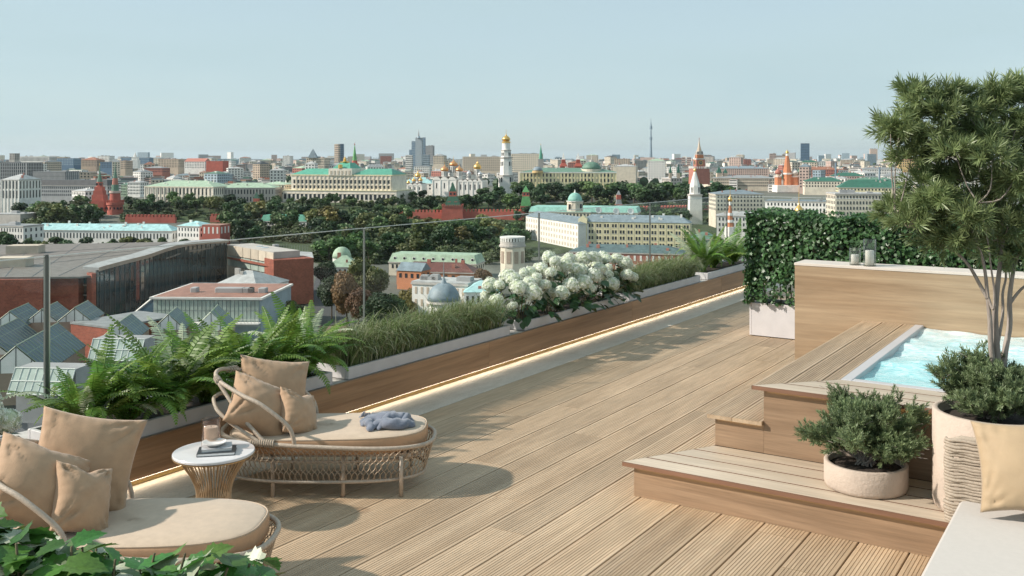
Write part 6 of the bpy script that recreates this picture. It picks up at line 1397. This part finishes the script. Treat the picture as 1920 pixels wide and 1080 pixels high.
for i in range(N_FAR):
    px = -30+1800*((i*.618034) % 1); u = (i+.5)/N_FAR; d = 1350+3600*u**1.35+r.uniform(-60, 60)
    wpx = r.uniform(11, 32)*(1.15-.5*u); h = r.uniform(11, 26) if r.random() < .85 else r.uniform(26, 44)
    if d > 2300: h += r.uniform(4, 14)
    if d < 1500 and 520 < px < 1330: d += 500
    yt = HY+F*(CAMZ-(gz(d)+h))/d; wl_ = r.choice(WALL); rf = r.choice(ROOF); far = 'distant' if d > 2600 else 'low'
    k = ('flat', rf) if r.random() < .45 else ('hip', rf, r.uniform(2.5, 5))
    zn = zone_of(px); rn = {'r_grey': 'grey', 'r_lgrey': 'pale', 'r_bgrey': 'slate', 'r_rust': 'rust', 'r_mgreen': 'green', 'r_dgreen': 'dark green', 'r_pgreen': 'pale green', 'r_dark': 'black'}[rf]
    bld('%s %s building with %s roof %s' % (far, CN[wl_], rn, zn), px-wpx/2, px+wpx/2, yt, d, r.uniform(14, 40), wl_, k, max(2, int(h/5)), max(3, int(m(wpx, d)/5)), 'city_building', r.uniform(-35, 35), group='city buildings '+zn, zone=h*.8, ww=.45, wh=.5)
b = MB()
for i in range(1300):
    px = r.uniform(-60, 1980); d = 1350+3300*r.random()**1.2
    if d < 1700 and 520 < px < 1330: continue
    p = P(px, d, 0); w_ = r.uniform(4, 13); l_ = r.uniform(4, 10); h = r.uniform(7, 19)+(r.uniform(2, 12) if d > 2300 else 0); a = YAW+r.uniform(-.7, .4); ca, sa = math.cos(a), math.sin(a); q = lambda s: [(p.x+ca*x-sa*y, p.y+sa*x+ca*y) for x, y in ((-w_*s, -l_*s), (w_*s, -l_*s), (w_*s, l_*s), (-w_*s, l_*s))]
    z0 = gz(d); b.prism(q(1), z0-3, z0+h, r.choice((0, 0, 0, 1, 1, 2, 3))); b.prism(q(1.05), z0+h+.01, z0+h+.5, r.choice((4, 5, 6, 7, 8))); b.prism(q(.55), z0+h+.5, z0+h+r.uniform(1, 3.5), r.choice((4, 5, 6, 7, 8, 0)))
    for k in range(3):
        zz = z0+h-2.6-3.6*k
        if zz > z0: b.prism([(p.x+ca*x-sa*y, p.y+sa*x+ca*y) for x, y in ((-w_*.88, -l_-.06), (w_*.88, -l_-.06), (w_*.88, -l_+.1), (-w_*.88, -l_+.1))], zz, zz+1.3, 9)
o = b.build('city_roofscape', ['w_white', 'w_cream', 'w_pink', 'w_grey', 'r_grey', 'r_lgrey', 'r_bgrey', 'r_rust', 'r_mgreen', 'win']); tag(o, 'jumble of small crowded houses and roofs filling the far city', 'city', kind='stuff')
dup_ = {}
for o in [q for q in bpy.data.objects if q.name.startswith('city_building') and q.parent is None]: dup_.setdefault(o['label'], []).append(o)
for lb, L_ in dup_.items():
    if len(L_) > 1:
        L_.sort(key=lambda o: (o.location.x*CA+o.location.y*SA)/(-o.location.x*SA+o.location.y*CA))
        for i, o in enumerate(L_): o['label'] = lb+', '+ordinal(i+1)+' from left'
# the band of rooftops at the horizon nobody could count
b = MB()
for i in range(900):
    px = r.uniform(-60, 1980); d = r.uniform(4600, 9000); p = P(px, d, 0); w_ = r.uniform(12, 45); h = r.uniform(14, 34) if r.random() < .9 else r.uniform(35, 70); a = r.uniform(0, 1.5); ca, sa = math.cos(a), math.sin(a)
    b.prism([(p.x+ca*x-sa*y, p.y+sa*x+ca*y) for x, y in ((-w_, -9), (w_, -9), (w_, 9), (-w_, 9))], gz(d)-3, gz(d)+h, r.randrange(5))
o = b.build('distant_rooftops', ['w_white', 'w_cream', 'w_grey', 'w_pink', 'w_lblue']); tag(o, 'band of tiny distant buildings along the horizon', 'city', kind='stuff')
b = MB()
for i in range(1500):
    px = r.uniform(-60, 1980); d = r.uniform(1400, 4500); p = P(px, d, gz(d)); s = r.uniform(5, 9); b.lathe([(.3, 0), (s*.8, s*.5), (s, s), (s*.7, s*1.6), (.3, s*1.9)], 6, p.x, p.y, cap=False); b.v[-30:] = [(x, y, z+p.z-1) for x, y, z in b.v[-30:]]
o = b.build('distant_trees', 'crown_dark'); tag(o, 'dark specks of distant street trees among the roofs', 'trees', kind='stuff')

# undergrowth and crowns that close the woods into one mass
r = random.Random(31); VV = []; FF = []; oo = 0
base = [tree_meshes(200+k, 170, 12, 1.1) for k in range(3)]
def fill(n, pxr, dr, hr):
    global oo
    for i in range(n):
        V, fs = base[r.randrange(3)]; px = r.uniform(*pxr); d = r.uniform(*dr); p = P(px, d, gz(d)-r.uniform(1, 4)); h = r.uniform(*hr); a = r.uniform(0, 6.28); ca, sa = math.cos(a), math.sin(a); h *= .86; wq = h*r.uniform(1.2, 1.7)
        for v in V: VV.append((p.x+(v[0]*ca-v[1]*sa)*wq, p.y+(v[0]*sa+v[1]*ca)*wq, p.z+(v[2]-.15)*h))
        for f in fs: FF.append(tuple(k+oo for k in f))
        oo += len(V)
fill(26, (478, 590), (690, 790), (10, 13)); fill(50, (230, 480), (935, 962), (9, 13)); fill(50, (40, 175), (800, 930), (12, 18)); fill(50, (235, 520), (960, 1015), (8, 13)); fill(60, (430, 985), (940, 1015), (8, 13)); fill(110, (420, 760), (790, 925), (12, 17)); fill(120, (600, 985), (560, 800), (11, 16)); fill(120, (965, 1385), (900, 1110), (12, 18)); fill(40, (30, 350), (605, 650), (4, 7)); fill(60, (760, 985), (1010, 1080), (9, 14))
me = bpy.data.meshes.new('woodland'); me.from_pydata(VV, [], FF); me.materials.append(MAT('crown_wood')); o = mobj('woodland', me); tag(o, 'dense dark green woodland filling the gaps between the park trees', 'woodland', kind='stuff')
# ================================================================== the air
hz = MB(); hz.box(-55000, 55000, -55000, 55000, -59.5, 420); hz = hz.build('haze', 'void'); tag(hz, 'thin pale summer haze in the air over the city', 'haze', kind='stuff')
mt = bpy.data.materials.new('haze'); mt.use_nodes = True; n = mt.node_tree; n.nodes.clear(); ou = n.nodes.new('ShaderNodeOutputMaterial'); pv = n.nodes.new('ShaderNodeVolumePrincipled')
pv.inputs['Color'].default_value = (.80, .90, .97, 1); pv.inputs['Density'].default_value = 2.2e-5; pv.inputs['Anisotropy'].default_value = .2; n.links.new(pv.outputs[0], ou.inputs['Volume'])
hz.data.materials.clear(); hz.data.materials.append(mt); mt.volume_intersection_method if False else None
